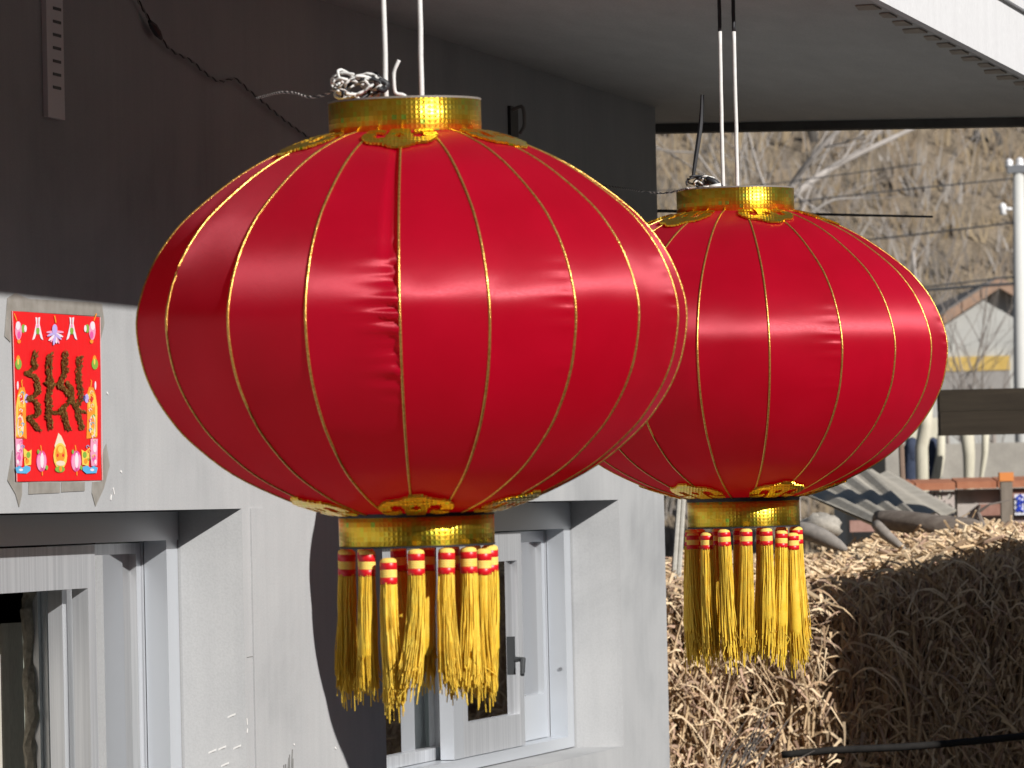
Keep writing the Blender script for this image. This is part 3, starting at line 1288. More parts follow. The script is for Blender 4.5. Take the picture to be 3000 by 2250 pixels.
# ------------------------------------------------------------------ things on the wall
strip = empty('marked_strip', on_wall(150, 345), HOUSE_RZ, 'narrow white strip with short black dashes on the shaded wall', 'strip')
m_ = MB()
sx0, sx1 = ws(124, 200), ws(173, 200)
ztop, zbot = wz(150, -60), wz(152, 348)
m_.hbox(sx0, sx1, .0005, .010, zbot, ztop)
m_.build('strip_board', mat('white_plastic', (.75, .73, .74), .55), strip)
for i in range(12):
    y = 258 - i * 38.5
    zc = wz(152, y)
    d_ = MB()
    d_.hbox(ws(140, y), ws(163, y), .0102, .0112, zc - .0028, zc + .0028)
    d_.build('dash', WIRE_DARK, strip)

hk = empty('wall_hook', on_wall(1490, 340), HOUSE_RZ, 'small dark iron hook bracket on the wall behind the nearer lantern', 'hook')
m_ = MB()
zc = wz(1490, 345)
s_h = ws(1490, 345)
m_.hbox(s_h - .01, s_h + .07, .0, .008, zc - .045, zc + .03)
m_.build('hook_plate', WIRE_DARK, hk)
m_ = MB()
m_.tube(spline([H(s_h, .012, zc + .02), H(s_h - .01, .04, zc + .025), H(s_h - .015, .045, zc - .02), H(s_h, .03, zc - .04)], 12), .005, 8)
m_.build('hook_arm', RIM_GREY, hk)

# poster ------------------------------------------------------------
TLp, TRp, BRp, BLp = on_wall(30, 911), on_wall(289, 929), on_wall(296, 1407), on_wall(43, 1411)
poster = empty('paper_poster', (BLp + BRp) / 2, HOUSE_RZ, 'glossy red paper poster with flowers and brown glitter lettering taped to the wall', 'poster')


def z3(x, y, u=.0):
    return on_wall(x * .4221, 800 + y * .4221, u)


PAPER = mat('red_paper', (.78, .012, .016), .42, spec=.4)
nt, bs, L = nodes(PAPER)
L.new(bump(nt, noise(nt, coords(nt, (1.2, 1.2, .3)), 9., 3), .35, .01), bs.inputs['Normal'])
m_ = MB()
nx, ny = 16, 20
for j in range(ny + 1):
    for i in range(nx + 1):
        a, b = i / nx, j / ny
        q = TLp.lerp(TRp, a).lerp(BLp.lerp(BRp, a), b)
        m_.v.append(tuple(q + N_ * (.0022 + .0006 * math.sin(a * 9 + b * 2) + .0004 * math.sin(b * 7 + a * 5))))
for j in range(ny):
    for i in range(nx):
        a = j * (nx + 1) + i
        m_.f.append((a, a + nx + 1, a + nx + 2, a + 1))
        m_.mi.append(0)
m_.smooth = True
m_.build('paper_sheet', PAPER, poster)
EDGE = mat('pink_edge', (.80, .45, .46), .5)
for (a, b) in ((TLp, BLp), (TRp, BRp)):
    wb_ = MB()
    d = (TRp - TLp) * (.006 if a is TLp else -.005)
    wb_.prism([a + N_ * .0035, b + N_ * .0035, b + d + N_ * .0035, a + d + N_ * .0035], N_ * .0004)
    wb_.build('paper_edge', EDGE, poster)

TAPE = mat('aged_tape', (.36, .345, .31), .35)
nt, bs, L = nodes(TAPE)
bs.inputs['Alpha'].default_value = .75
L.new(ramp(nt, noise(nt, coords(nt), 30., 3), [(.3, (.30, .285, .25)), (.7, (.42, .40, .365))]), bs.inputs['Base Color'])
for pl in ([(50, 175), (100, 140), (200, 180), (195, 268), (75, 265), (70, 480), (30, 440)],
           [(200, 180), (660, 205), (665, 298), (195, 270)],
           [(660, 205), (705, 215), (722, 350), (695, 470), (690, 300), (660, 298)],
           [(85, 1230), (100, 1450), (150, 1455), (150, 1535), (130, 1625), (105, 1535), (50, 1440)],
           [(198, 1452), (415, 1452), (412, 1525), (196, 1535)], [(425, 1450), (585, 1450), (585, 1512), (424, 1520)],
           [(640, 1450), (706, 1445), (708, 1260), (735, 1185), (758, 1335), (718, 1495), (660, 1620), (636, 1530)]):
    t_ = MB()
    q = [z3(x, y, .0006) for x, y in pl]
    t_.prism(q[::-1], N_ * .0012)
    t_.build('tape', TAPE, poster)


def pm(name, c, rough=.45):
    return mat('print_' + name, c, rough)


INK = dict(pink=pm('pink', (.80, .33, .50)), white=pm('white', (.82, .72, .78)), lilac=pm('lilac', (.50, .40, .78)), orange=pm('orange', (.88, .30, .03)),
           yellow=pm('yellow', (.88, .60, .10)), green=pm('green', (.22, .42, .06)), blue=pm('blue', (.10, .42, .72)), navy=pm('navy', (.05, .06, .20)),
           red=pm('red', (.72, .02, .03)), pale=pm('pale', (.80, .66, .50)), magenta=pm('magenta', (.75, .10, .35)))
LAYER = [0]


def ink(mb_, pts, lay=0):
    q = [z3(x, y, .0036 + lay * .0003) for x, y in pts]
    mb_.prism(q, N_ * .0002)


def ell(cx_, cy_, rx, ry, n_=14, rot=0., jit=0.):
    o = []
    for i in range(n_):
        a = -2 * math.pi * i / n_
        k = 1 + (rng.normal(0, jit) if jit else 0)
        x, y = rx * k * math.cos(a), ry * k * math.sin(a)
        o.append((cx_ + x * math.cos(rot) - y * math.sin(rot), cy_ + x * math.sin(rot) + y * math.cos(rot)))
    return o


def motif(name, layers):
    """one printed motif: flat ink shapes, several inks in one mesh"""
    keys = []
    mb_ = MB()
    for (ink_name, pts, lay) in layers:
        if ink_name not in keys:
            keys.append(ink_name)
        mb_.cur = keys.index(ink_name)
        ink(mb_, pts, lay)
    return mb_.build(name, [INK[k] for k in keys], poster)


def line_poly(pts, w):
    a, b = [], []
    for i, (x, y) in enumerate(pts):
        x0, y0 = pts[max(i - 1, 0)]
        x1, y1 = pts[min(i + 1, len(pts) - 1)]
        d = math.hypot(x1 - x0, y1 - y0) or 1
        wx, wy = -(y1 - y0) / d * w / 2, (x1 - x0) / d * w / 2
        a.append((x + wx, y + wy))
        b.append((x - wx, y - wy))
    return a + b[::-1]


for cx_ in (262, 498):      # magpie-tail-like buds at the top
    L_ = []
    for sg in (-1, 1):
        L_.append(('white', [(cx_ + sg * 3, 310), (cx_ + sg * 16, 305), (cx_ + sg * 12, 350), (cx_ + sg * 22, 400), (cx_ + sg * 38, 465), (cx_ + sg * 22, 455), (cx_ + sg * 10, 420), (cx_ + sg * 4, 370)][::sg], 0))
    L_.append(('green', ell(cx_, 400, 12, 26), 1))
    L_.append(('pink', ell(cx_, 368, 8, 14), 2))
    motif('printed_flower', L_)
L_ = [('orange', line_poly([(378, 295), (384, 320), (388, 345)], 8), 0)]
for i in range(10):
    a = math.pi * (.02 + .96 * i / 9)
    L_.append((('pink', 'white', 'lilac')[i % 3], ell(382 + 24 * math.cos(a), 405 + 60 * math.sin(a) * (1 if i % 2 else .8), 9, 38, 10, a - math.pi / 2), i % 3))
L_.append(('lilac', ell(380, 390, 18, 36), 3))
motif('printed_flower', L_)
for sg, cx_ in ((1, 128), (-1, 640)):
    motif('printed_flower', [('orange', line_poly([(cx_ - 30 * sg, 280), (cx_ - 12 * sg, 330)], 7), 0), ('pink', ell(cx_, 400, 23, 66), 0), ('white', ell(cx_ - 4 * sg, 365, 15, 30), 1),
                             ('magenta', ell(cx_ + 4 * sg, 430, 12, 26), 1), ('green', ell(cx_ + 34 * sg, 385, 13, 30), 0), ('white', ell(cx_ + 48 * sg, 385, 9, 24), 1), ('orange', ell(cx_ + 4 * sg, 475, 12, 14), 2)])
for cx_ in (126, 656):
    motif('printed_leaf', [('orange', ell(cx_, 610, 14, 40), 0), ('green', ell(cx_ + 2, 632, 22, 38), 1), ('yellow', ell(cx_, 615, 6, 22), 2)])
for cx_ in (290, 530):
    motif('printed_flower', [('orange', line_poly([(cx_ - 8, 1195), (cx_ - 2, 1240), (cx_ + 4, 1405)], 7), 0), ('magenta', ell(cx_ - 2, 1305, 36, 74), 0), ('pink', ell(cx_ - 18, 1315, 14, 52), 1),
                             ('white', ell(cx_ + 2, 1300, 12, 55), 2), ('pink', ell(cx_ + 20, 1310, 10, 50), 1), ('green', ell(cx_ + 34, 1350, 9, 16), 2), ('green', ell(cx_ - 24, 1240, 8, 16), 2)])
motif('printed_medallion', [('pale', [(405, 1110), (425, 1130), (455, 1200), (440, 1250), (390, 1250), (378, 1200)][::-1], 0), ('yellow', ell(418, 1270, 48, 92), 1), ('orange', ell(418, 1255, 34, 62), 2),
                            ('yellow', ell(420, 1225, 18, 26), 3), ('red', ell(400, 1265, 7, 12), 3), ('red', ell(438, 1265, 7, 12), 3), ('pale', ell(420, 1320, 32, 18), 3), ('green', ell(416, 1362, 34, 22), 2), ('orange', ell(420, 1360, 10, 20), 4)])
# the flanking scroll pillars: abstract looped ornaments
for sg, cx_ in ((1, 145), (-1, 640)):
    def X(x):
        return cx_ + sg * x
    L_ = [('orange', [(X(-34), 1140), (X(-36), 930), (X(-25), 850), (X(-8), 795), (X(22), 790), (X(36), 840), (X(34), 1000), (X(40), 1150)][::sg], 0),
          ('yellow', line_poly([(X(-28), 1130), (X(-26), 930), (X(-14), 850), (X(8), 815), (X(24), 850), (X(20), 930), (X(-8), 930), (X(-10), 880)], 13), 1),
          ('red', ell(X(4), 870, 10, 26), 2), ('pale', ell(X(-4), 1060, 24, 78), 1), ('orange', ell(X(-4), 1050, 13, 50), 2), ('yellow', ell(X(-2), 1100, 9, 30), 3),
          ('pink', [(X(-38), 1150), (X(10), 1150), (X(14), 1250), (X(6), 1340), (X(-34), 1335)][::sg], 1), ('white', ell(X(-18), 1215, 12, 30), 2), ('magenta', ell(X(-12), 1285, 12, 22), 2), ('white', ell(X(-22), 1310, 8, 16), 3),
          ('yellow', [(X(16), 1210), (X(50), 1240), (X(74), 1225), (X(70), 1330), (X(26), 1340)][::sg], 1), ('green', ell(X(52), 1262, 14, 22), 2), ('orange', ell(X(44), 1305, 12, 18), 3),
          ('lilac', ell(X(38), 870, 14, 32), 2), ('navy', ell(X(54), 868, 8, 20), 2), ('white', ell(X(-22), 780, 6, 30), 1), ('orange', line_poly([(X(10), 790), (X(4), 750), (X(12), 740)], 7), 1),
          ('blue', [(X(-38), 1350), (X(-10), 1338), (X(12), 1352), (X(34), 1335), (X(66), 1345), (X(66), 1370), (X(40), 1392), (X(-30), 1388)][::sg], 2), ('white', ell(X(0), 1366, 14, 9), 3)]
    for q_ in range(16):
        yy = 830 + q_ * 31 + rng.normal(0, 5)
        x0 = rng.uniform(-26, 4) if yy < 1160 else rng.uniform(-30, 24)
        L_.append((('yellow', 'red', 'pale', 'green', 'white', 'orange', 'blue', 'magenta')[int(rng.integers(8))],
                   line_poly([(X(x0), yy), (X(x0 + 10), yy - 12), (X(x0 + 22), yy - 4), (X(x0 + 16), yy + 10)], 5), 4))
    motif('printed_scroll', L_)

GLIT = mat('brown_glitter', (.20, .095, .02), .35, .6)
nt, bs, L = nodes(GLIT)
vv = coords(nt)
L.new(ramp(nt, noise(nt, vv, 300., 2), [(.35, (.16, .05, .012)), (.55, (.36, .16, .03)), (.70, (.85, .6, .2))]), bs.inputs['Base Color'])
L.new(bump(nt, noise(nt, vv, 260., 2), 1., .004), bs.inputs['Normal'])
STROKES = [[(250, 550), (238, 620), (246, 650), (200, 690), (192, 700), (245, 720), (262, 780), (262, 830), (212, 862), (205, 875), (258, 900), (268, 950), (258, 985), (205, 1000), (235, 1040), (275, 1095)],
           [(350, 560), (342, 640), (348, 720), (356, 790), (338, 860), (348, 930), (338, 985), (358, 1090)],
           [(458, 550), (452, 640), (455, 690), (420, 760), (425, 790), (470, 830), (495, 880), (450, 925), (400, 970), (330, 965)],
           [(440, 930), (452, 1000), (480, 1095)],
           [(556, 580), (548, 680), (552, 760), (560, 850), (540, 930), (552, 1010), (575, 1090)],
           [(468, 760), (500, 810), (500, 870), (530, 930), (590, 970)], [(320, 760), (350, 780), (385, 770)]]
for k, st in enumerate(STROKES):
    mb_ = MB()
    p_ = spline([(x, y, 0) for x, y in st], 6 * len(st))
    wdt = 40 if k in (1, 2, 4) else (36 if k in (0, 3) else 24)
    for i in range(len(p_) - 1):
        tx, ty = p_[i + 1].x - p_[i].x, p_[i + 1].y - p_[i].y
        for q_ in range(6):
            a_ = math.atan2(ty, tx) + rng.normal(0, .45)
            ox, oy = rng.uniform(-.5, .5) * wdt, rng.normal(0, 4)
            ln_, w_ = rng.uniform(16, 40), rng.uniform(3, 7)
            cx_, cy_ = p_[i].x + ox, p_[i].y + oy
            dx, dy = math.cos(a_) * ln_ / 2, math.sin(a_) * ln_ / 2
            nx_, ny_ = -math.sin(a_) * w_, math.cos(a_) * w_
            uu = .0040 + .0014 * rng.random()
            mb_.add([z3(cx_ - dx, cy_ - dy, uu), z3(cx_ + nx_, cy_ + ny_, uu + .0008), z3(cx_ + dx, cy_ + dy, uu), z3(cx_ - nx_, cy_ - ny_, uu - .0006)], [(0, 1, 2, 3)])
    mb_.build('glitter_stroke', GLIT, poster)

# ------------------------------------------------------------------ background behind the house corner
# stalk stack -------------------------------------------------------
STALK = [mat('stalk_a', (0.621, 0.448, 0.270), .85, spec=.2), mat('stalk_b', (0.460, 0.310, 0.190), .85, spec=.2), mat('stalk_c', (0.759, 0.586, 0.385), .85, spec=.2),
         mat('stalk_d', (0.345, 0.241, 0.172), .85, spec=.2), mat('stalk_e', (0.517, 0.345, 0.247), .85, spec=.2)]
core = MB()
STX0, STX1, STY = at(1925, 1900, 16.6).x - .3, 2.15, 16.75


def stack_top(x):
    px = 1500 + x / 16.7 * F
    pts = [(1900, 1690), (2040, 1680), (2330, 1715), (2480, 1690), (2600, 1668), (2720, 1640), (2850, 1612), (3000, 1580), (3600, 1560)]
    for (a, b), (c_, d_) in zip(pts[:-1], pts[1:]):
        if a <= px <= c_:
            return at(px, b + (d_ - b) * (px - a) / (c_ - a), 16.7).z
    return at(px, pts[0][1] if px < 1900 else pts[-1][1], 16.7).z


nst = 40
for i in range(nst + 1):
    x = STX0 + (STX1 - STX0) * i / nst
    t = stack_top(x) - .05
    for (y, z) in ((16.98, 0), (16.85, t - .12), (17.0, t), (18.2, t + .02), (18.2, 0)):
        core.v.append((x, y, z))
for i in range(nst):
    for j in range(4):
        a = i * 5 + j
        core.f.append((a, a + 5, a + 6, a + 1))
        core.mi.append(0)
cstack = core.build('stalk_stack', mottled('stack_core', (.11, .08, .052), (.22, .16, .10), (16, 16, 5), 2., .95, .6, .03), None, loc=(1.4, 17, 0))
tag(cstack, 'tall stack of dry maize stalks at the end of the house, half in shade', 'stalk stack')
sk = MB()
def ribbon(mb_, pts, side, w0, w1):
    vs, n_ = [], len(pts)
    for i, p in enumerate(pts):
        w_ = w0 + (w1 - w0) * i / (n_ - 1)
        vs += [p - side * w_, p + side * w_]
    mb_.add(vs, [(2 * i, 2 * i + 1, 2 * i + 3, 2 * i + 2) for i in range(n_ - 1)])


# upright stalks in bundles, then hanging and curled dry leaves
for b_i in range(240):
    bx = STX0 + (STX1 - STX0) * rng.random()
    blean = rng.normal(0, .16)
    bt = rng.uniform(.0, .75)
    by = 16.86 + rng.normal(0, .05)
    tone = int(rng.choice(5, p=[.3, .2, .25, .1, .15]))
    for k_ in range(int(rng.integers(8, 22))):
        x = bx + rng.normal(0, .035)
        if not STX0 < x < STX1:
            continue
        t = stack_top(x)
        zb = t - bt - rng.uniform(.1, .5)
        ln = rng.uniform(.12, .42)
        lean = blean + rng.normal(0, .09)
        sk.cur = tone if rng.random() < .6 else int(rng.integers(5))
        y = by + rng.normal(0, .025)
        bend = rng.normal(0, .04)
        pts = []
        for k in range(4):
            q = k / 3
            pts.append((x + lean * ln * q + bend * q * q, y - .04 * q, min(zb + ln * q, t + .03 - .02 * k)))
        r0 = rng.uniform(.002, .0065)
        sk.tube(pts, [r0, r0, r0 * .85, r0 * .4], 4, False)
for i in range(11000):
    x = STX0 + (STX1 - STX0) * rng.random()
    t = stack_top(x)
    z = t - rng.uniform(-.01, 1.05)
    y = 16.79 + rng.normal(0, .05)
    sk.cur = int(rng.choice(5, p=[.3, .12, .33, .1, .15]))
    a = rng.normal(-1.57, .55) if rng.random() < .75 else rng.uniform(0, 6.28)
    ln = rng.uniform(.02, .085)
    w_ = rng.uniform(.0015, .0065)
    d = Vector((math.cos(a), rng.normal(-.1, .25), math.sin(a)))
    sd_ = Vector((-math.sin(a), rng.normal(0, .6), math.cos(a))).normalized()
    curl = Vector((rng.normal(0, .5), -abs(rng.normal(0, .5)), rng.normal(0, .4))) * ln
    c_ = Vector((x, y, z))
    ribbon(sk, [c_, c_ + d * ln * .5 + curl * .15, c_ + d * ln + curl * .7], sd_, w_, w_ * .3)
# long arching leaves
for i in range(420):
    x = STX0 + (STX1 - STX0) * rng.random()
    t = stack_top(x)
    z = t - rng.uniform(.0, .85)
    c_ = Vector((x, 16.74 + rng.normal(0, .02), z))
    sk.cur = int(rng.choice(5, p=[.3, .15, .3, .1, .15]))
    sg = 1 if rng.random() < .5 else -1
    ln = rng.uniform(.10, .30)
    rise = rng.uniform(.1, .7)
    pts = []
    for k in range(9):
        q = k / 8
        pts.append(c_ + Vector((sg * ln * (q * .7 + .2 * q * q), -.05 * math.sin(q * 3) + rng.normal(0, .002), ln * (rise * 1.6 * q - 1.5 * q * q) + rng.normal(0, .002))))
    ribbon(sk, pts, Vector((.3, .5, .8)).normalized(), rng.uniform(.003, .0065), .0008)
o = sk.build('stalks', STALK, cstack)
o['kind'] = 'stuff'

# chaff and broken stalks lying lit behind the stack's front edge
ch = MB()
for i in range(4200):
    y = rng.uniform(17.0, 19.4)
    px = rng.uniform(1960, 3100)
    x = (px - 1500) / F * y
    base = stack_top(min(x, 1.75)) - .035 + (y - 17.0) * .018 + .018 * math.sin(x * 9) + (.03 * math.exp(-((px - 2560) / 160) ** 2))
    ch.cur = int(rng.choice(5, p=[.35, .1, .4, .05, .1]))
    a = rng.uniform(0, 6.28)
    ln = rng.uniform(.012, .06)
    d = Vector((math.cos(a), math.sin(a), rng.normal(.1, .35))) * ln
    w_ = rng.uniform(.003, .009)
    c_ = Vector((x, y, base + rng.uniform(0, .035)))
    ch.tube([c_ - d, c_ + d], w_ * .8, 4)
tag(ch.build('straw_litter', STALK), 'pale broken straw lying in the sun on top of the stack', 'straw', kind='stuff')
bank = MB()
for i in range(31):
    x = -.2 + 4.2 * i / 30
    for y in (16.99, 18.0, 19.6, 21.5):
        bank.v.append((x, y, stack_top(min(x, 1.75)) - .06 + min(2.4, max(0, y - 17.)) * .018))
for i in range(30):
    for j in range(3):
        a = i * 4 + j
        bank.f.append((a, a + 4, a + 5, a + 1))
        bank.mi.append(0)
tag(bank.build('earth_bank', mottled('straw_earth', (.34, .27, .18), (.48, .40, .28), (4, 4, 4), 3., .95, .6, .03)), kind='structure')

# rail / dark pole low in front of the stack
m_ = MB()
m_.tube(spline([at(2290, 2212, 16.4), at(2440, 2198, 16.4), at(2700, 2185, 16.4), at(3060, 2150, 16.4)], 16), .012, 8)
m_.smooth = True
tag(m_.build('dark_pole', mottled('dark_bark', (.012, .011, .010), (.025, .022, .02), (20, 20, 20), 2.), None, loc=at(2400, 2200, 16.4)),
    'dark pole lying crosswise low in front of the stalk stack', 'pole')
# thin twigs by the stack
tw = empty('twig_clump', at(2250, 2180, 16.3), 0, 'thin grey twigs sprouting at the foot of the lit stalks', 'twigs')
m_ = MB()
for k in range(22):
    x0, y0 = rng.uniform(2100, 2260), rng.uniform(2190, 2290)
    a = rng.uniform(.4, 1.3)
    ln = rng.uniform(60, 170)
    m_.tube([at(x0, y0, 16.3), at(x0 + ln * .5 * math.cos(a), y0 - ln * .5 * math.sin(a) - 6, 16.28), at(x0 + ln * math.cos(a), y0 - ln * math.sin(a), 16.26)], [.003, .0022, .001], 4)
m_.build('twig', mat('grey_twig', (.22, .19, .17), .9), tw)

# leaning pale poles beside the house corner
for k, (xa, ya, xb, yb) in enumerate(((1962, 1660, 1992, 1420), (1978, 1660, 2004, 1440))):
    m_ = MB()
    m_.tube([at(xa, ya + 200, 17.2), at(xb, yb, 17.3)], [.010, .008], 7)
    tag(m_.build('leaning_pole', mottled('pale_wood', (.42, .40, .35), (.52, .50, .45), (10, 10, 40), 2.), None, loc=at(xa, ya + 200, 17.2)),
        ('pale grey pole leaning right against the house corner', 'second pale pole leaning just right of the house corner')[k], 'pole', 'poles leaning by the house corner')

# log
lg = empty('log', at(2720, 1545, 18.6), 0, 'weathered brown log lying on the straw below the brick wall', 'log')
m_ = MB()
pl = spline([at(2570, 1520, 18.7), at(2660, 1530, 18.6), at(2760, 1545, 18.5), at(2880, 1552, 18.45)], 14)
m_.tube(pl, [.030, .034, .037, .039, .040, .041, .042, .043, .043, .044, .043, .042, .041, .036], 10)
m_.smooth = True
m_.build('log_trunk', mottled('log_bark', (.17, .135, .11), (.30, .255, .215), (4, 25, 25), 2., .9, .5, .01), lg)
m_ = MB()
m_.tube([at(2880, 1540, 18.44), at(2866, 1500, 18.44), at(2872, 1480, 18.44)], [.010, .006, .003], 6)
m_.tube([at(2866, 1500, 18.44), at(2900, 1478, 18.42), at(2960, 1465, 18.42)], [.006, .004, .002], 5)
m_.build('branch_stub', mat('grey_branch', (.2, .17, .15), .9), lg)
m_ = MB()
m_.tube(spline([at(2565, 1535, 18.0), at(2600, 1570, 17.95), at(2650, 1610, 17.9)], 8), [.018, .02, .02, .02, .018, .016, .013, .008], 8)
m_.smooth = True
tag(m_.build('fallen_branch', mottled('branch_bark', (.24, .21, .18), (.36, .32, .28), (20, 20, 20), 2.), None, loc=at(2600, 1570, 17.95)), 'short thick grey branch slanting down into the pale straw', 'branch')
m_ = MB()
m_.tube(spline([at(2330, 1545, 17.6), at(2400, 1570, 17.55), at(2480, 1610, 17.5)], 8), [.02, .03, .032, .03, .03, .026, .02, .008], 8)
m_.smooth = True
tag(m_.build('stone_lump', mottled('grey_stone', (.22, .20, .18), (.33, .30, .27), (20, 20, 20), 2.), None, loc=at(2400, 1570, 17.55)), 'dark grey weathered lump lying right of the lower gold band', 'stone')

# pale sack
m_ = MB()
V_ = []
nu, nv = 16, 10
cs_ = at(2400, 1545, 18.6)
for j in range(nv + 1):
    b = -math.pi / 2 + math.pi * j / nv
    for i in range(nu):
        a = 2 * math.pi * i / nu
        k = 1 + .16 * math.sin(3 * a + j) + .10 * math.sin(5 * a + 2.3 * j) + .07 * math.sin(9 * a + 4 * j)
        V_.append(cs_ + Vector((0.085 * math.cos(b) * math.cos(a) * k, .10 * math.cos(b) * math.sin(a) * k, 0.045 * math.sin(b) * k)))
m_.add(V_, [(j * nu + i, j * nu + (i + 1) % nu, (j + 1) * nu + (i + 1) % nu, (j + 1) * nu + i) for j in range(nv) for i in range(nu)])
m_.smooth = True
tag(m_.build('sack', mottled('pale_sacking', (.36, .33, .28), (.52, .48, .42), (30, 30, 30), 2., .9, .3, .01), None, loc=cs_), 'pale slumped sack lying left of the corrugated sheets', 'sack')

# corrugated sheets: each a sheet of ridges, sloping down to the right
cgm = mottled('cement_sheet', (.42, .385, .32), (.54, .50, .43), (3, 8, 8), 2., .9, .25, .008, spec=.1)


def sheet(q, ridges, label, amp=.012):
    """q: four world corners: far-left, far-right, near-right, near-left; corrugations run far-left -> near-left"""
    m2 = MB()
    nw = ridges * 8
    up_ = (q[1] - q[0]).cross(q[3] - q[0]).normalized()
    if up_.z < 0:
        up_ = -up_
    for t in (0, 1):
        for i in range(nw + 1):
            a = i / nw
            h = amp * math.cos(a * ridges * 2 * math.pi) - t * .006
            for b in (0, .33, .66, 1):
                m2.v.append(tuple(q[0].lerp(q[3], b).lerp(q[1].lerp(q[2], b), a) + up_ * h))
    k = 4 * (nw + 1)
    for i in range(nw):
        for b in range(3):
            a = i * 4 + b
            m2.f.append((a, a + 1, a + 5, a + 4))
            m2.f.append((k + a, k + a + 4, k + a + 5, k + a + 1))
            m2.mi += [0, 0]
        a = i * 4
        m2.f.append((a, a + 4, k + a + 4, k + a))
        m2.f.append((a + 3, k + a + 3, k + a + 7, a + 7))
        m2.mi += [0, 0]
    m2.smooth = False
    return tag(m2.build('corrugated_sheet', cgm, None, loc=q[3]), label, 'roofing sheet', 'grey corrugated sheets lying behind the straw')


sheet([at(2300, 1430, 20.3), at(2520, 1360, 20.9), at(2680, 1510, 19.6), at(2570, 1545, 19.0)], 4, 'grey corrugated sheet lying nearest to the straw, lower on the left')
sheet([at(2500, 1375, 21.0), at(2600, 1385, 21.6), at(2800, 1500, 20.4), at(2670, 1515, 19.8)], 2, 'grey corrugated sheet overlapping the first, higher and farther right', .010)

# brick wall with pierced block, coping tiles and post -----------------
BY = 25.0
bw = empty('brick_wall', at(2780, 1570, BY), 0, 'low pinkish brick wall with tiled coping and a pierced ornamental block', 'garden wall')
BRICK = [mottled('brick_a', (.36, .20, .16), (.46, .28, .23), (20, 20, 20), 2.), mottled('brick_b', (.44, .32, .28), (.52, .40, .36), (20, 20, 20), 2.),
         mottled('brick_c', (.30, .15, .11), (.40, .22, .17), (20, 20, 20), 2.)]
x_l, x_r = at(2560, 1480, BY).x, at(3250, 1480, BY).x
z_c = at(2800, 1432, BY).z
z_b = z_c - .62
back = MB()
pb0, pb1 = at(2672, 1480, BY).x, at(2800, 1480, BY).x      # pierced part
back.box(x_l, pb0 - .012, BY + .04, BY + .20, 0, z_c - .004)
back.box(pb1 + .012, x_r, BY + .04, BY + .20, 0, z_c - .004)
back.box(pb0 - .012, pb1 + .012, BY + .04, BY + .20, 0, z_c - .32)
back.build('mortar_core', mottled('mortar', (.42, .38, .34), (.52, .47, .43), (12, 12, 12), 2.), bw)
bm = []
for k in range(3):
    q = MB()
    q.box(-.12, .12, 0, .06, -.028, .028)
    bm.append(q.mesh('brick', BRICK[k]))
row = 0
z = z_c - .04
while z > z_b:
    off = .13 if row % 2 else 0
    x = x_l + off
    while x < x_r:
        if not (pb0 - .12 < x < pb1 + .12 and z > z_c - .33):
            o = bpy.data.objects.new('brick', bm[int(rng.integers(3))])
            col.objects.link(o)
            o.parent = bw
            o.location = Vector((x, BY - .018 + rng.normal(0, .002), z)) - bw.location
        x += .252
    z -= .066
    row += 1
for i in range(int((x_r - x_l) / .20)):
    q = MB()
    x = x_l + i * .20
    dz = rng.normal(0, .003)
    q.hexa([Vector((x + .003, BY - .06, z_c + dz)), Vector((x + .195, BY - .06, z_c + dz)), Vector((x + .195, BY + .27, z_c + .02 + dz)), Vector((x + .003, BY + .27, z_c + .02 + dz)),
            Vector((x + .003, BY - .06, z_c + .035 + dz)), Vector((x + .195, BY - .06, z_c + .035 + dz)), Vector((x + .195, BY + .27, z_c + .055 + dz)), Vector((x + .003, BY + .27, z_c + .055 + dz))])
    q.build('coping_tile', mottled('coping_clay', (.40, .15, .08), (.52, .23, .13), (9, 9, 9), 2.) if i == 0 else bpy.data.materials['coping_clay'], bw)
# pierced blocks: frames with four petals of openings
PB = mottled('pierced_cement', (.50, .42, .38), (.60, .53, .48), (12, 12, 12), 2.)


def pierced(cx_, cz_, w_):
    q = MB()
    n_ = 26
    cell = w_ / n_

    def hole(a, b):
        for sx_ in (-1, 1):
            for sz_ in (-1, 1):
                x_, z_ = a - sx_ * .25, b - sz_ * .25
                u_ = (x_ * sx_ + z_ * sz_) / 1.414
                v_ = (x_ * sx_ - z_ * sz_) / 1.414
                if (u_ / .17) ** 2 + (v_ / .10) ** 2 < 1:
                    return True
        return a * a + b * b < .0035
    H_ = {(i, j) for i in range(n_) for j in range(n_) if not hole((i + .5) / n_ - .5, (j + .5) / n_ - .5)}
    idx = {}

    def vi(i, j, t):
        if (i, j, t) not in idx:
            idx[(i, j, t)] = len(q.v)
            q.v.append((cx_ + (i - n_ / 2) * cell, BY - .02 + (.09 if t else 0), cz_ + (j - n_ / 2) * cell))
        return idx[(i, j, t)]
    for (i, j) in H_:
        q.f.append((vi(i, j, 0), vi(i + 1, j, 0), vi(i + 1, j + 1, 0), vi(i, j + 1, 0)))
        q.mi.append(0)
        for di, dj, e in ((-1, 0, ((0, 0), (0, 1))), (1, 0, ((1, 1), (1, 0))), (0, -1, ((1, 0), (0, 0))), (0, 1, ((0, 1), (1, 1)))):
            if (i + di, j + dj) not in H_:
                (a, b), (c_, d_) = e
                q.f.append((vi(i + a, j + b, 0), vi(i + c_, j + d_, 0), vi(i + c_, j + d_, 1), vi(i + a, j + b, 1)))
                q.mi.append(0)
    return q


pw_ = (pb1 - pb0 - .01) / 2
for k in range(2):
    for j in range(2):
        pierced(pb0 + pw_ * (k + .5) + .005 * k, z_c - .01 - pw_ * (j + .5) - .004 * j, pw_ - .004).build('pierced_block', PB, bw)
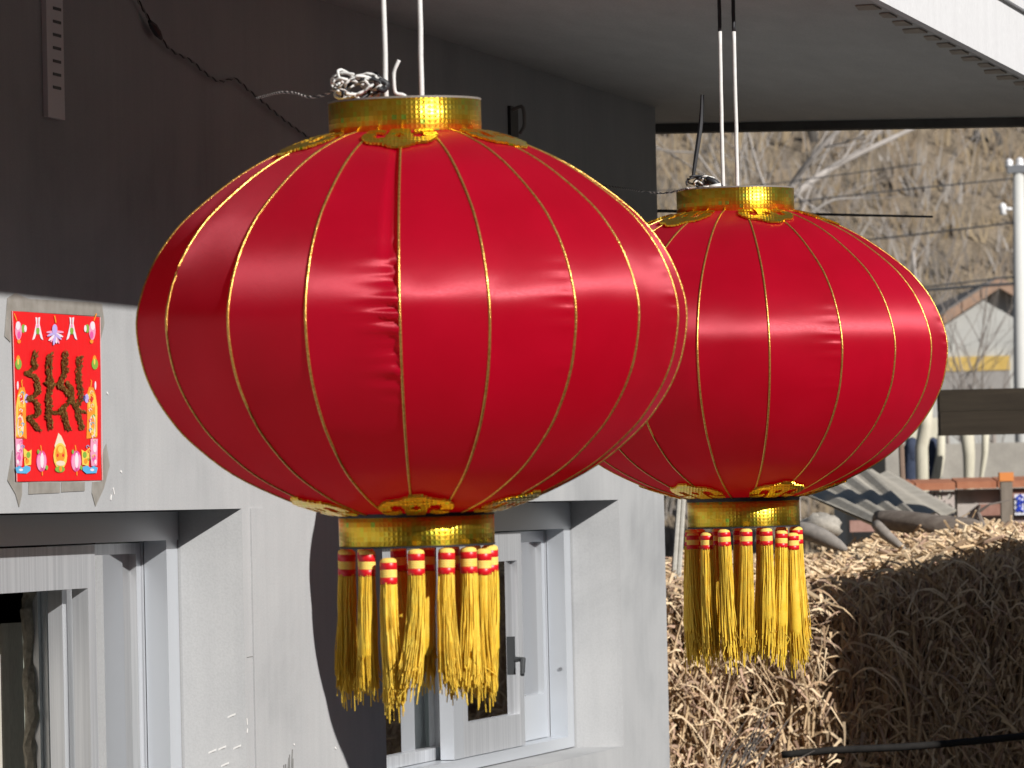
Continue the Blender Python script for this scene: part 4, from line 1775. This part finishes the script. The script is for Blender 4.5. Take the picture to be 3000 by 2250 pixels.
# the post
po = MB()
px0, px1 = at(2932, 1480, BY - .3).x, at(2966, 1480, BY - .3).x
zp = at(2950, 1410, BY - .3).z
po.box(px0, px1, BY - .33, BY - .27, 0, zp)
p_o = empty('wall_post', Vector(((px0 + px1) / 2, BY - .3, 0)), 0, 'grey brown post with an orange top in front of the brick wall', 'post')
po.build('post_shaft', mottled('post_wood', (.20, .165, .13), (.28, .235, .19), (20, 20, 4), 2.), p_o)
po = MB()
po.box(px0 - .006, px1 + .006, BY - .336, BY - .264, zp + .001, at(2950, 1384, BY - .3).z)
po.build('post_cap', mat('orange_paint', (.72, .25, .06), .6), p_o)
# small plate with blue marks
pl_ = empty('number_plate', at(2990, 1480, BY - .06), 0, 'small white plate with blue marks at the right of the orange topped post', 'plate')
po = MB()
a_, b_ = at(2972, 1448, BY - .06), at(3030, 1508, BY - .06)
po.box(a_.x, b_.x, BY - .055, BY - .045, b_.z, a_.z)
po.build('plate_board', mat('plate_white', (.72, .72, .76), .5), pl_)
po = MB()
for pts in ([(2976, 1462), (2990, 1450), (2996, 1456), (2986, 1466), (2998, 1470)], [(2978, 1478), (2996, 1474), (2992, 1486), (2980, 1490)], [(2984, 1462), (2984, 1500)],
            [(2976, 1496), (2988, 1492), (2998, 1500)], [(3006, 1455), (3006, 1498)], [(3000, 1470), (3022, 1468)]):
    qq = [at(x, y, BY - .058) for x, y in pts]
    po.tube(qq, .006, 4)
po.build('plate_mark', mat('plate_blue', (.03, .07, .55), .5), pl_)

# thin rusty stake
m_ = MB()
m_.tube([at(2648, 1470, 24), at(2643, 1380, 24), at(2640, 1300, 24)], .013, 6)
tag(m_.build('thin_stake', mottled('rusty_wood', (.22, .15, .11), (.30, .21, .16), (10, 10, 10), 2.), None, loc=at(2648, 1470, 24)), 'thin brown stake standing at the left end of the brick wall', 'stake')

# pale posts of peeled trunks behind the brick wall
PEEL = mottled('peeled_trunk', (.56, .52, .40), (.72, .68, .55), (14, 14, 2), 2., .85, .3, .01)
labs = ['pale peeled trunk leaning at the left, cut off by the dark timber', 'widest pale trunk standing behind the brick wall', 'thin pale trunk tapering down beside the widest one', 'short pale stump low behind the brick wall']
for k, (xa, ya, xb, yb, wa_, wb2) in enumerate(((2700, 1310, 2712, 1190, 20, 22), (2838, 1440, 2830, 1230, 15, 22), (2872, 1420, 2888, 1240, 6, 13), (2742, 1410, 2758, 1270, 16, 12))):
    m_ = MB()
    Y = 29.5 + .3 * k
    k_ = Y / F
    pa, pb = at(xa, ya, Y), at(xb, yb, Y)
    pa2 = pa + (pa - pb) * .4
    pa2.z = 0
    m_.tube([pa2, pa, pa.lerp(pb, .5) + Vector((.01, 0, 0)), pb], [wa_ * k_ * .9, wa_ * k_, (wa_ + wb2) / 2 * k_, wb2 * k_], 10)
    m_.smooth = True
    tag(m_.build('trunk_post', PEEL, None, loc=pa2), labs[k], 'trunk', 'pale trunks behind the brick wall')
# dark blue sheet bundles
for k, (x, y, w_, h_) in enumerate(((2672, 1330, 26, 50), (2735, 1340, 24, 60))):
    c_ = at(x, y, 30.5)
    kk = 30.5 / F
    m_ = MB()
    V_ = []
    for j in range(9):
        b = -math.pi / 2 + math.pi * j / 8
        for i in range(12):
            a = 2 * math.pi * i / 12
            q_ = 1 + .12 * math.sin(3 * a + j * 1.3 + k)
            V_.append(c_ + Vector((w_ * kk * math.cos(b) * math.cos(a) * q_, w_ * kk * math.cos(b) * math.sin(a) * q_, h_ * kk * math.sin(b))))
    m_.add(V_, [(j * 12 + i, j * 12 + (i + 1) % 12, (j + 1) * 12 + (i + 1) % 12, (j + 1) * 12 + i) for j in range(8) for i in range(12)])
    m_.tube([Vector((c_.x, c_.y, 0)), c_], .05, 6)
    m_.smooth = True
    tag(m_.build('dark_bundle', mottled('navy_cloth', (.03, .04, .07), (.06, .075, .12), (10, 10, 10), 2.), None, loc=(c_.x, c_.y, 0)),
        ('dark blue bundle at the left of the pale trunks', 'dark blue bundle right of the first pale trunk')[k], 'bundle', 'dark blue bundles')

# back wall of pale render behind the trunks
rw = MB()
a_, b_ = at(2480, 1420, 33), at(3300, 1270, 33)
rw.box(a_.x, b_.x, 33, 33.25, 0, at(2800, 1300, 33).z)
tag(rw.build('rendered_wall', mottled('dirty_render', (.30, .28, .25), (.46, .43, .38), (1.5, 1.5, 1.5), 3., .9, .3), None, loc=(a_.x, 33, 0)), 'stained grey rendered wall behind the pale trunks', 'wall')
m_ = MB()
a_, b_ = at(2660, 1225, 32.4), at(2748, 1300, 32.4)
m_.box(a_.x, b_.x, 32.4, 32.7, 0, a_.z)
tag(m_.build('wall_pier', mottled('cream_render', (.66, .62, .48), (.74, .70, .56), (4, 4, 4), 2.), None, loc=(a_.x, 32.4, 0)), 'cream coloured pier showing between the farther lantern and the dark timber', 'pier')

# dark timber: two heavy planks on a post
tb = empty('timber_barrier', at(2900, 1270, 19.5), 0, 'dark brown timber barrier of two heavy planks at the right edge', 'barrier')
TIM = mottled('dark_timber', (.026, .019, .012), (.045, .034, .022), (1.5, 14, 22), 2.5, .8, .4, .006)
for k, (ya, yb) in enumerate(((1142, 1206), (1207, 1276))):
    q = MB()
    A0, A1 = at(2752 + 2 * k, ya, 19.5), at(3150, yb - 6, 19.5)
    zt_ = at(2752, ya, 19.5).z
    zb_ = at(2752, yb, 19.5).z
    q.box(A0.x, A1.x, 19.5 - .012 * k, 19.62, zb_, zt_)
    q.build('plank', TIM, tb)
q = MB()
A0 = at(3080, 1270, 19.5)
q.box(A0.x, A0.x + .1, 19.625, 19.72, 0, at(2752, 1130, 19.5).z)
q.build('post', TIM, tb)

# gabled house far behind -------------------------------------------
GY = 52.0
gb = empty('gabled_house', at(2850, 1140, GY), 0, 'pale gabled house with orange verge tiles and a yellow band behind the bare twigs', 'house')


def gp(x, y, d=0.):
    return at(x, y, GY + d)


q = MB()
prof_ = [gp(2560, 1300), gp(2560, 1075), gp(2925, 838), gp(3340, 1075), gp(3340, 1300)]
prof_[0].z = prof_[4].z = 0
q.prism(prof_, Vector((0, 7, 0)))
q.build('gable_wall', mottled('pale_gable', (.44, .44, .42), (.55, .55, .52), (1.2, 1.2, 1.2), 3., .9, .2), gb)
for (xa, ya, xb, yb) in ((2925, 828, 2530, 1085), (2925, 828, 3370, 1085)):
    a_, b_ = gp(xa, ya), gp(xb, yb)
    k = int((b_ - a_).length / .22)
    for i in range(k):
        q = MB()
        p0, p1 = a_.lerp(b_, i / k), a_.lerp(b_, (i + .94) / k)
        q.prism([p0 + Vector((0, -.16, -.06)), p1 + Vector((0, -.16, -.06)), p1 + Vector((0, -.16, .05)), p0 + Vector((0, -.16, .05))], Vector((0, .3, 0)))
        q.build('verge_tile', mottled('verge_clay', (.34, .21, .14), (.44, .30, .22), (5, 5, 5), 2.) if 'verge_clay' not in bpy.data.materials else bpy.data.materials['verge_clay'], gb)
    q = MB()
    q.prism([a_ + Vector((0, .145, .0)), b_ + Vector((0, .145, .0)), b_ + Vector((0, .145, .07)), a_ + Vector((0, .145, .07))], Vector((0, 7, 0)))
    q.build('roof', mottled('grey_roof', (.20, .19, .18), (.28, .265, .25), (6, 1, 1), 2.) if 'grey_roof' not in bpy.data.materials else bpy.data.materials['grey_roof'], gb)
q = MB()
a_, b_ = gp(2600, 1050), gp(2958, 1084)
q.box(a_.x, b_.x, GY - .05, GY - .002, b_.z, a_.z)
q.build('yellow_band', mottled('ochre_paint', (.55, .37, .10), (.66, .47, .16), (3, 3, 3), 3.), gb)
q = MB()
a_, b_ = gp(2600, 1088), gp(2958, 1142)
q.box(a_.x, b_.x, GY - .04, GY - .002, b_.z, a_.z)
q.build('plinth_band', mottled('grey_band', (.26, .245, .23), (.36, .34, .32), (6, 6, 2), 2.), gb)

# utility pole and lines --------------------------------------------
UY = 40.0
up_o = empty('utility_pole', Vector((at(2985, 1000, UY).x, UY, 0)), 0, 'white concrete utility pole at the right edge with insulators', 'utility pole')
CONC = mottled('pole_concrete', (.60, .60, .57), (.72, .72, .69), (6, 6, 1), 2., .85, .1)
q = MB()
pt_ = at(2984, 505, UY)
q.tube([Vector((at(2992, 1200, UY).x, UY, 0)), at(2990, 1100, UY), pt_], [.062, .056, .043], 14)
q.smooth = True
q.build('pole_shaft', CONC, up_o)
q = MB()
a_ = at(2985, 505, UY)
q.box(at(2950, 500, UY).x, at(3060, 500, UY).x, UY - .05, UY + .05, a_.z - .005, a_.z + .055)
q.build('cross_arm', STEEL, up_o)
INS = mat('porcelain', (.85, .85, .86), .25)
for (x, y) in ((2957, 478), (2988, 474), (3020, 474)):
    q = MB()
    b_ = at(x, y + 14, UY)
    q.lathe([(.012, b_.z - .01), (.03, b_.z), (.036, b_.z + .02), (.024, b_.z + .03), (.034, b_.z + .045), (.02, b_.z + .065), (.002, b_.z + .075)], 12, (b_.x, b_.y))
    q.smooth = True
    q.build('insulator', INS, up_o)
q = MB()
b_ = at(2938, 616, UY)
q.tube([at(2965, 612, UY), at(2945, 612, UY)], .012, 6)
q.lathe([(.002, b_.z - .04), (.03, b_.z - .03), (.022, b_.z), (.034, b_.z + .02), (.02, b_.z + .05), (.002, b_.z + .06)], 12, (b_.x, b_.y))
q.smooth = True
q.build('insulator', INS, up_o)

LINES = [([(3000, 520), (2720, 548), (2420, 580), (2330, 592)], 'thin overhead line leaving the top insulator of the pole', .006),
         ([(2985, 650), (2700, 685), (2500, 705), (2300, 712)], 'thin overhead line crossing the hillside above the lantern shoulder', .007),
         ([(2985, 650), (2750, 678), (2560, 700), (2400, 715)], 'faint overhead line just over the second one', .005),
         ([(3060, 825), (2860, 838), (2700, 850), (2500, 862)], 'thick black overhead line above the gabled house', .012),
         ([(3060, 800), (2900, 818), (2760, 835), (2600, 850)], 'grey overhead line just above the thick black one', .007),
         ([(2700, 480), (2400, 520), (2200, 545), (1900, 560)], 'faint high overhead line running left across the hillside', .005)]
for pts, lab, r in LINES:
    q = MB()
    p_ = spline([at(x, y, UY - .02 * i) for i, (x, y) in enumerate(pts)], 20)
    q.tube(p_, r, 5)
    tag(q.build('overhead_line', WIRE_DARK, None, loc=p_[0]), lab, 'power line', 'overhead lines')

# bare trees ----------------------------------------------------------
BARK_PALE = mottled('pale_bark', (.38, .345, .315), (.50, .46, .43), (6, 6, 6), 2.)
BARK_GREY = mottled('grey_bark', (.24, .21, .185), (.34, .30, .27), (6, 6, 6), 2.)
BARK_DARK = mottled('dark_tree_bark', (.05, .045, .04), (.09, .08, .07), (6, 6, 6), 2.)


def grow(mb_, p, d, ln, r, depth, r_):
    n_ = 4
    pts = [p]
    q = p.copy()
    dd = d.copy()
    for i in range(n_):
        dd = (dd + Vector((r_.normal(0, .10), r_.normal(0, .10), r_.normal(.02, .08)))).normalized()
        q = q + dd * ln / n_
        pts.append(q.copy())
    mb_.tube(pts, [r * (1 - .45 * i / n_) for i in range(n_ + 1)], 5 if depth > 1 else 4, False)
    if depth <= 0:
        return
    for k in range(int(r_.integers(2, 4))):
        i = int(r_.integers(2, n_ + 1))
        nd = (dd + Vector((r_.normal(0, .55), r_.normal(0, .45), r_.normal(.1, .35)))).normalized()
        grow(mb_, pts[i], nd, ln * r_.uniform(.55, .8), r * .5, depth - 1, r_)


def bare_tree(base, hgt, r, depth, material, label, seed, limbs=None):
    r_ = np.random.default_rng(seed)
    t = empty('bare_tree', base, 0, label, 'tree', 'bare trees below the hillside')
    tr = MB()
    top = base + Vector((r_.normal(0, .1), 0, hgt))
    tr.tube(spline([base, base.lerp(top, .5) + Vector((r_.normal(0, .08), 0, 0)), top], 8), [r * (1.2 - .5 * i / 7) for i in range(8)], 8)
    tr.smooth = True
    tr.build('trunk', material, t)
    cr_ = MB()
    if limbs:
        for path, rr in limbs:
            p_ = spline(path, 12)
            cr_.tube(p_, [rr * (1.1 - .55 * i / 11) for i in range(12)], 7)
            for k in range(5):
                i = int(r_.integers(3, 11))
                grow(cr_, p_[i], ((p_[11] - p_[0]).normalized() + Vector((r_.normal(0, .5), 0, r_.normal(0, .5)))).normalized(), .5, rr * .35, 1, r_)
    for k in range(6):
        i = r_.uniform(.45, 1.)
        a = r_.uniform(0, 6.28)
        grow(cr_, base.lerp(top, i), Vector((math.cos(a) * .6, math.sin(a) * .4, 1)).normalized(), hgt * .33, r * .35, depth, r_)
    cr_.build('crown', material, t)
    return t


TY = 46.
b0 = at(2290, 1300, TY)
b0.z = 0
tp_ = at(2300, 640, TY)
bare_tree(b0, tp_.z, .05, 2, BARK_PALE, 'bare pale tree whose thick limbs fan out above the farther lantern', 11,
          [([at(2296, 660, TY), at(2330, 570, TY), at(2440, 490, TY + .2), at(2560, 430, TY + .3), at(2720, 355, TY + .5)], .034),
           ([at(2296, 640, TY), at(2320, 545, TY), at(2390, 450, TY - .2), at(2500, 340, TY - .3)], .034),
           ([at(2300, 700, TY), at(2420, 595, TY), at(2520, 580, TY)], .014),
           ([at(2280, 620, TY), at(2230, 520, TY), at(2190, 380, TY)], .016)])
for k, (px, py, Y, hgt_px, r, mt, lab) in enumerate(((2560, 760, 56, 420, .03, BARK_GREY, 'slim grey bare tree on the slope right of the lantern cap'),
                                                     (2780, 1050, 44, 330, .022, BARK_GREY, 'thin bare sapling in front of the gabled house on the left'),
                                                     (2870, 1060, 43, 360, .022, BARK_GREY, 'thin bare sapling in front of the gabled house on the right'),
                                                     (2825, 1080, 42, 400, .024, BARK_GREY, 'taller bare sapling between the two thin ones at the gabled house'),
                                                     (2100, 700, 58, 400, .03, BARK_GREY, 'grey bare tree seen between the house corner and the lantern wires'),
                                                     (2700, 640, 62, 260, .03, BARK_PALE, 'pale slim bare tree high on the slope in the middle'),
                                                     (2945, 1100, 46, 280, .02, BARK_GREY, 'thin bare sapling beside the utility pole'))):
    bp = at(px, py, Y)
    tp2 = at(px, py - hgt_px, Y)
    base = Vector((bp.x, Y, hill_z(bp.x, Y) if Y > 58 else 0))
    hgt = tp2.z - base.z
    bare_tree(base, max(1.5, hgt * .72), r, 2, mt, lab, 30 + k)
for k, (px, py, hh_) in enumerate(((2862, 455, 75), (2912, 440, 60), (2375, 430, 60))):
    Y = 72.
    bp = at(px, py, Y)
    for it in range(60):
        Y += .5
        bp = at(px, py, Y)
        if hill_z(bp.x, Y) >= bp.z:
            break
    q = MB()
    hgt = hh_ / F * Y
    q.tube(spline([Vector((bp.x, Y, bp.z - .1)), Vector((bp.x + .03, Y, bp.z + hgt * .5)), Vector((bp.x - .02, Y, bp.z + hgt))], 8), [.06, .09, .10, .10, .09, .08, .06, .03], 8)
    q.smooth = True
    tag(q.build('dark_stump', BARK_DARK, None, loc=(bp.x, Y, bp.z - .1)), ('larger dark stump high on the hillside', 'smaller dark stump right of the larger one on the hillside', 'dark stump on the slope above the farther lantern cap')[k], 'stump', 'dark stumps on the hillside')

# unseen building added and shaped at the right to throw shade on the stack
DX, DY = sun_vec.x / sun_vec.z * SUN_T, sun_vec.y / sun_vec.z * SUN_T
NB_Y = 15.3
NB_T = (16.85 - NB_Y) / -DY
NB_X = .89 + DX * NB_T
NB_Z0 = 2.02 + SUN_T * NB_T
NB_Z1 = NB_Z0 + 4.6 * .27
nb = empty('sun_blocker', (NB_X + 2.3, NB_Y - .9, 0), 0, 'plain mono pitched shed added unseen right of the stalk stack to shade it', 'blocker')
q = MB()
SV = Vector((-DX * 1.8 / -DY, 1.8, 0))
NX0 = NB_X - SV.x
q.prism([Vector((NX0, NB_Y - 1.8, 0)), Vector((NX0 + 4.6, NB_Y - 1.8, 0)), Vector((NX0 + 4.6, NB_Y - 1.8, NB_Z1 - .06)), Vector((NX0, NB_Y - 1.8, NB_Z0 - .06))], SV)
q.build('wall', mottled('blocker_render', (.36, .34, .31), (.44, .42, .38), (1, 1, 1), 2.), nb)
q = MB()
q.prism([Vector((NX0, NB_Y - 1.8, NB_Z0 - .058)), Vector((NX0 + 4.6, NB_Y - 1.8, NB_Z1 - .058)), Vector((NX0 + 4.6, NB_Y - 1.8, NB_Z1)), Vector((NX0, NB_Y - 1.8, NB_Z0))], SV)
q.build('roof', bpy.data.materials['grey_roof'], nb)

# unseen wall added opposite the house to shade the yard and cut its bounce
yw = MB()
yw.hbox(-9, 13.2, 5.0, 5.24, 0, 2.36)
yo = empty('yard_shade_wall', H(2, 5.12, 0), HOUSE_RZ, 'plain rendered wall added unseen opposite the house front to shade the yard', 'wall')
yw.build('wall_body', mottled('shade_wall_render', (.30, .29, .28), (.38, .37, .355), (1, 1, 1), 2.), yo)
yw = MB()
yw.hbox(-9.02, 13.22, 4.95, 5.29, 2.362, 2.44)
yw.build('wall_coping', bpy.data.materials['grey_roof'], yo)
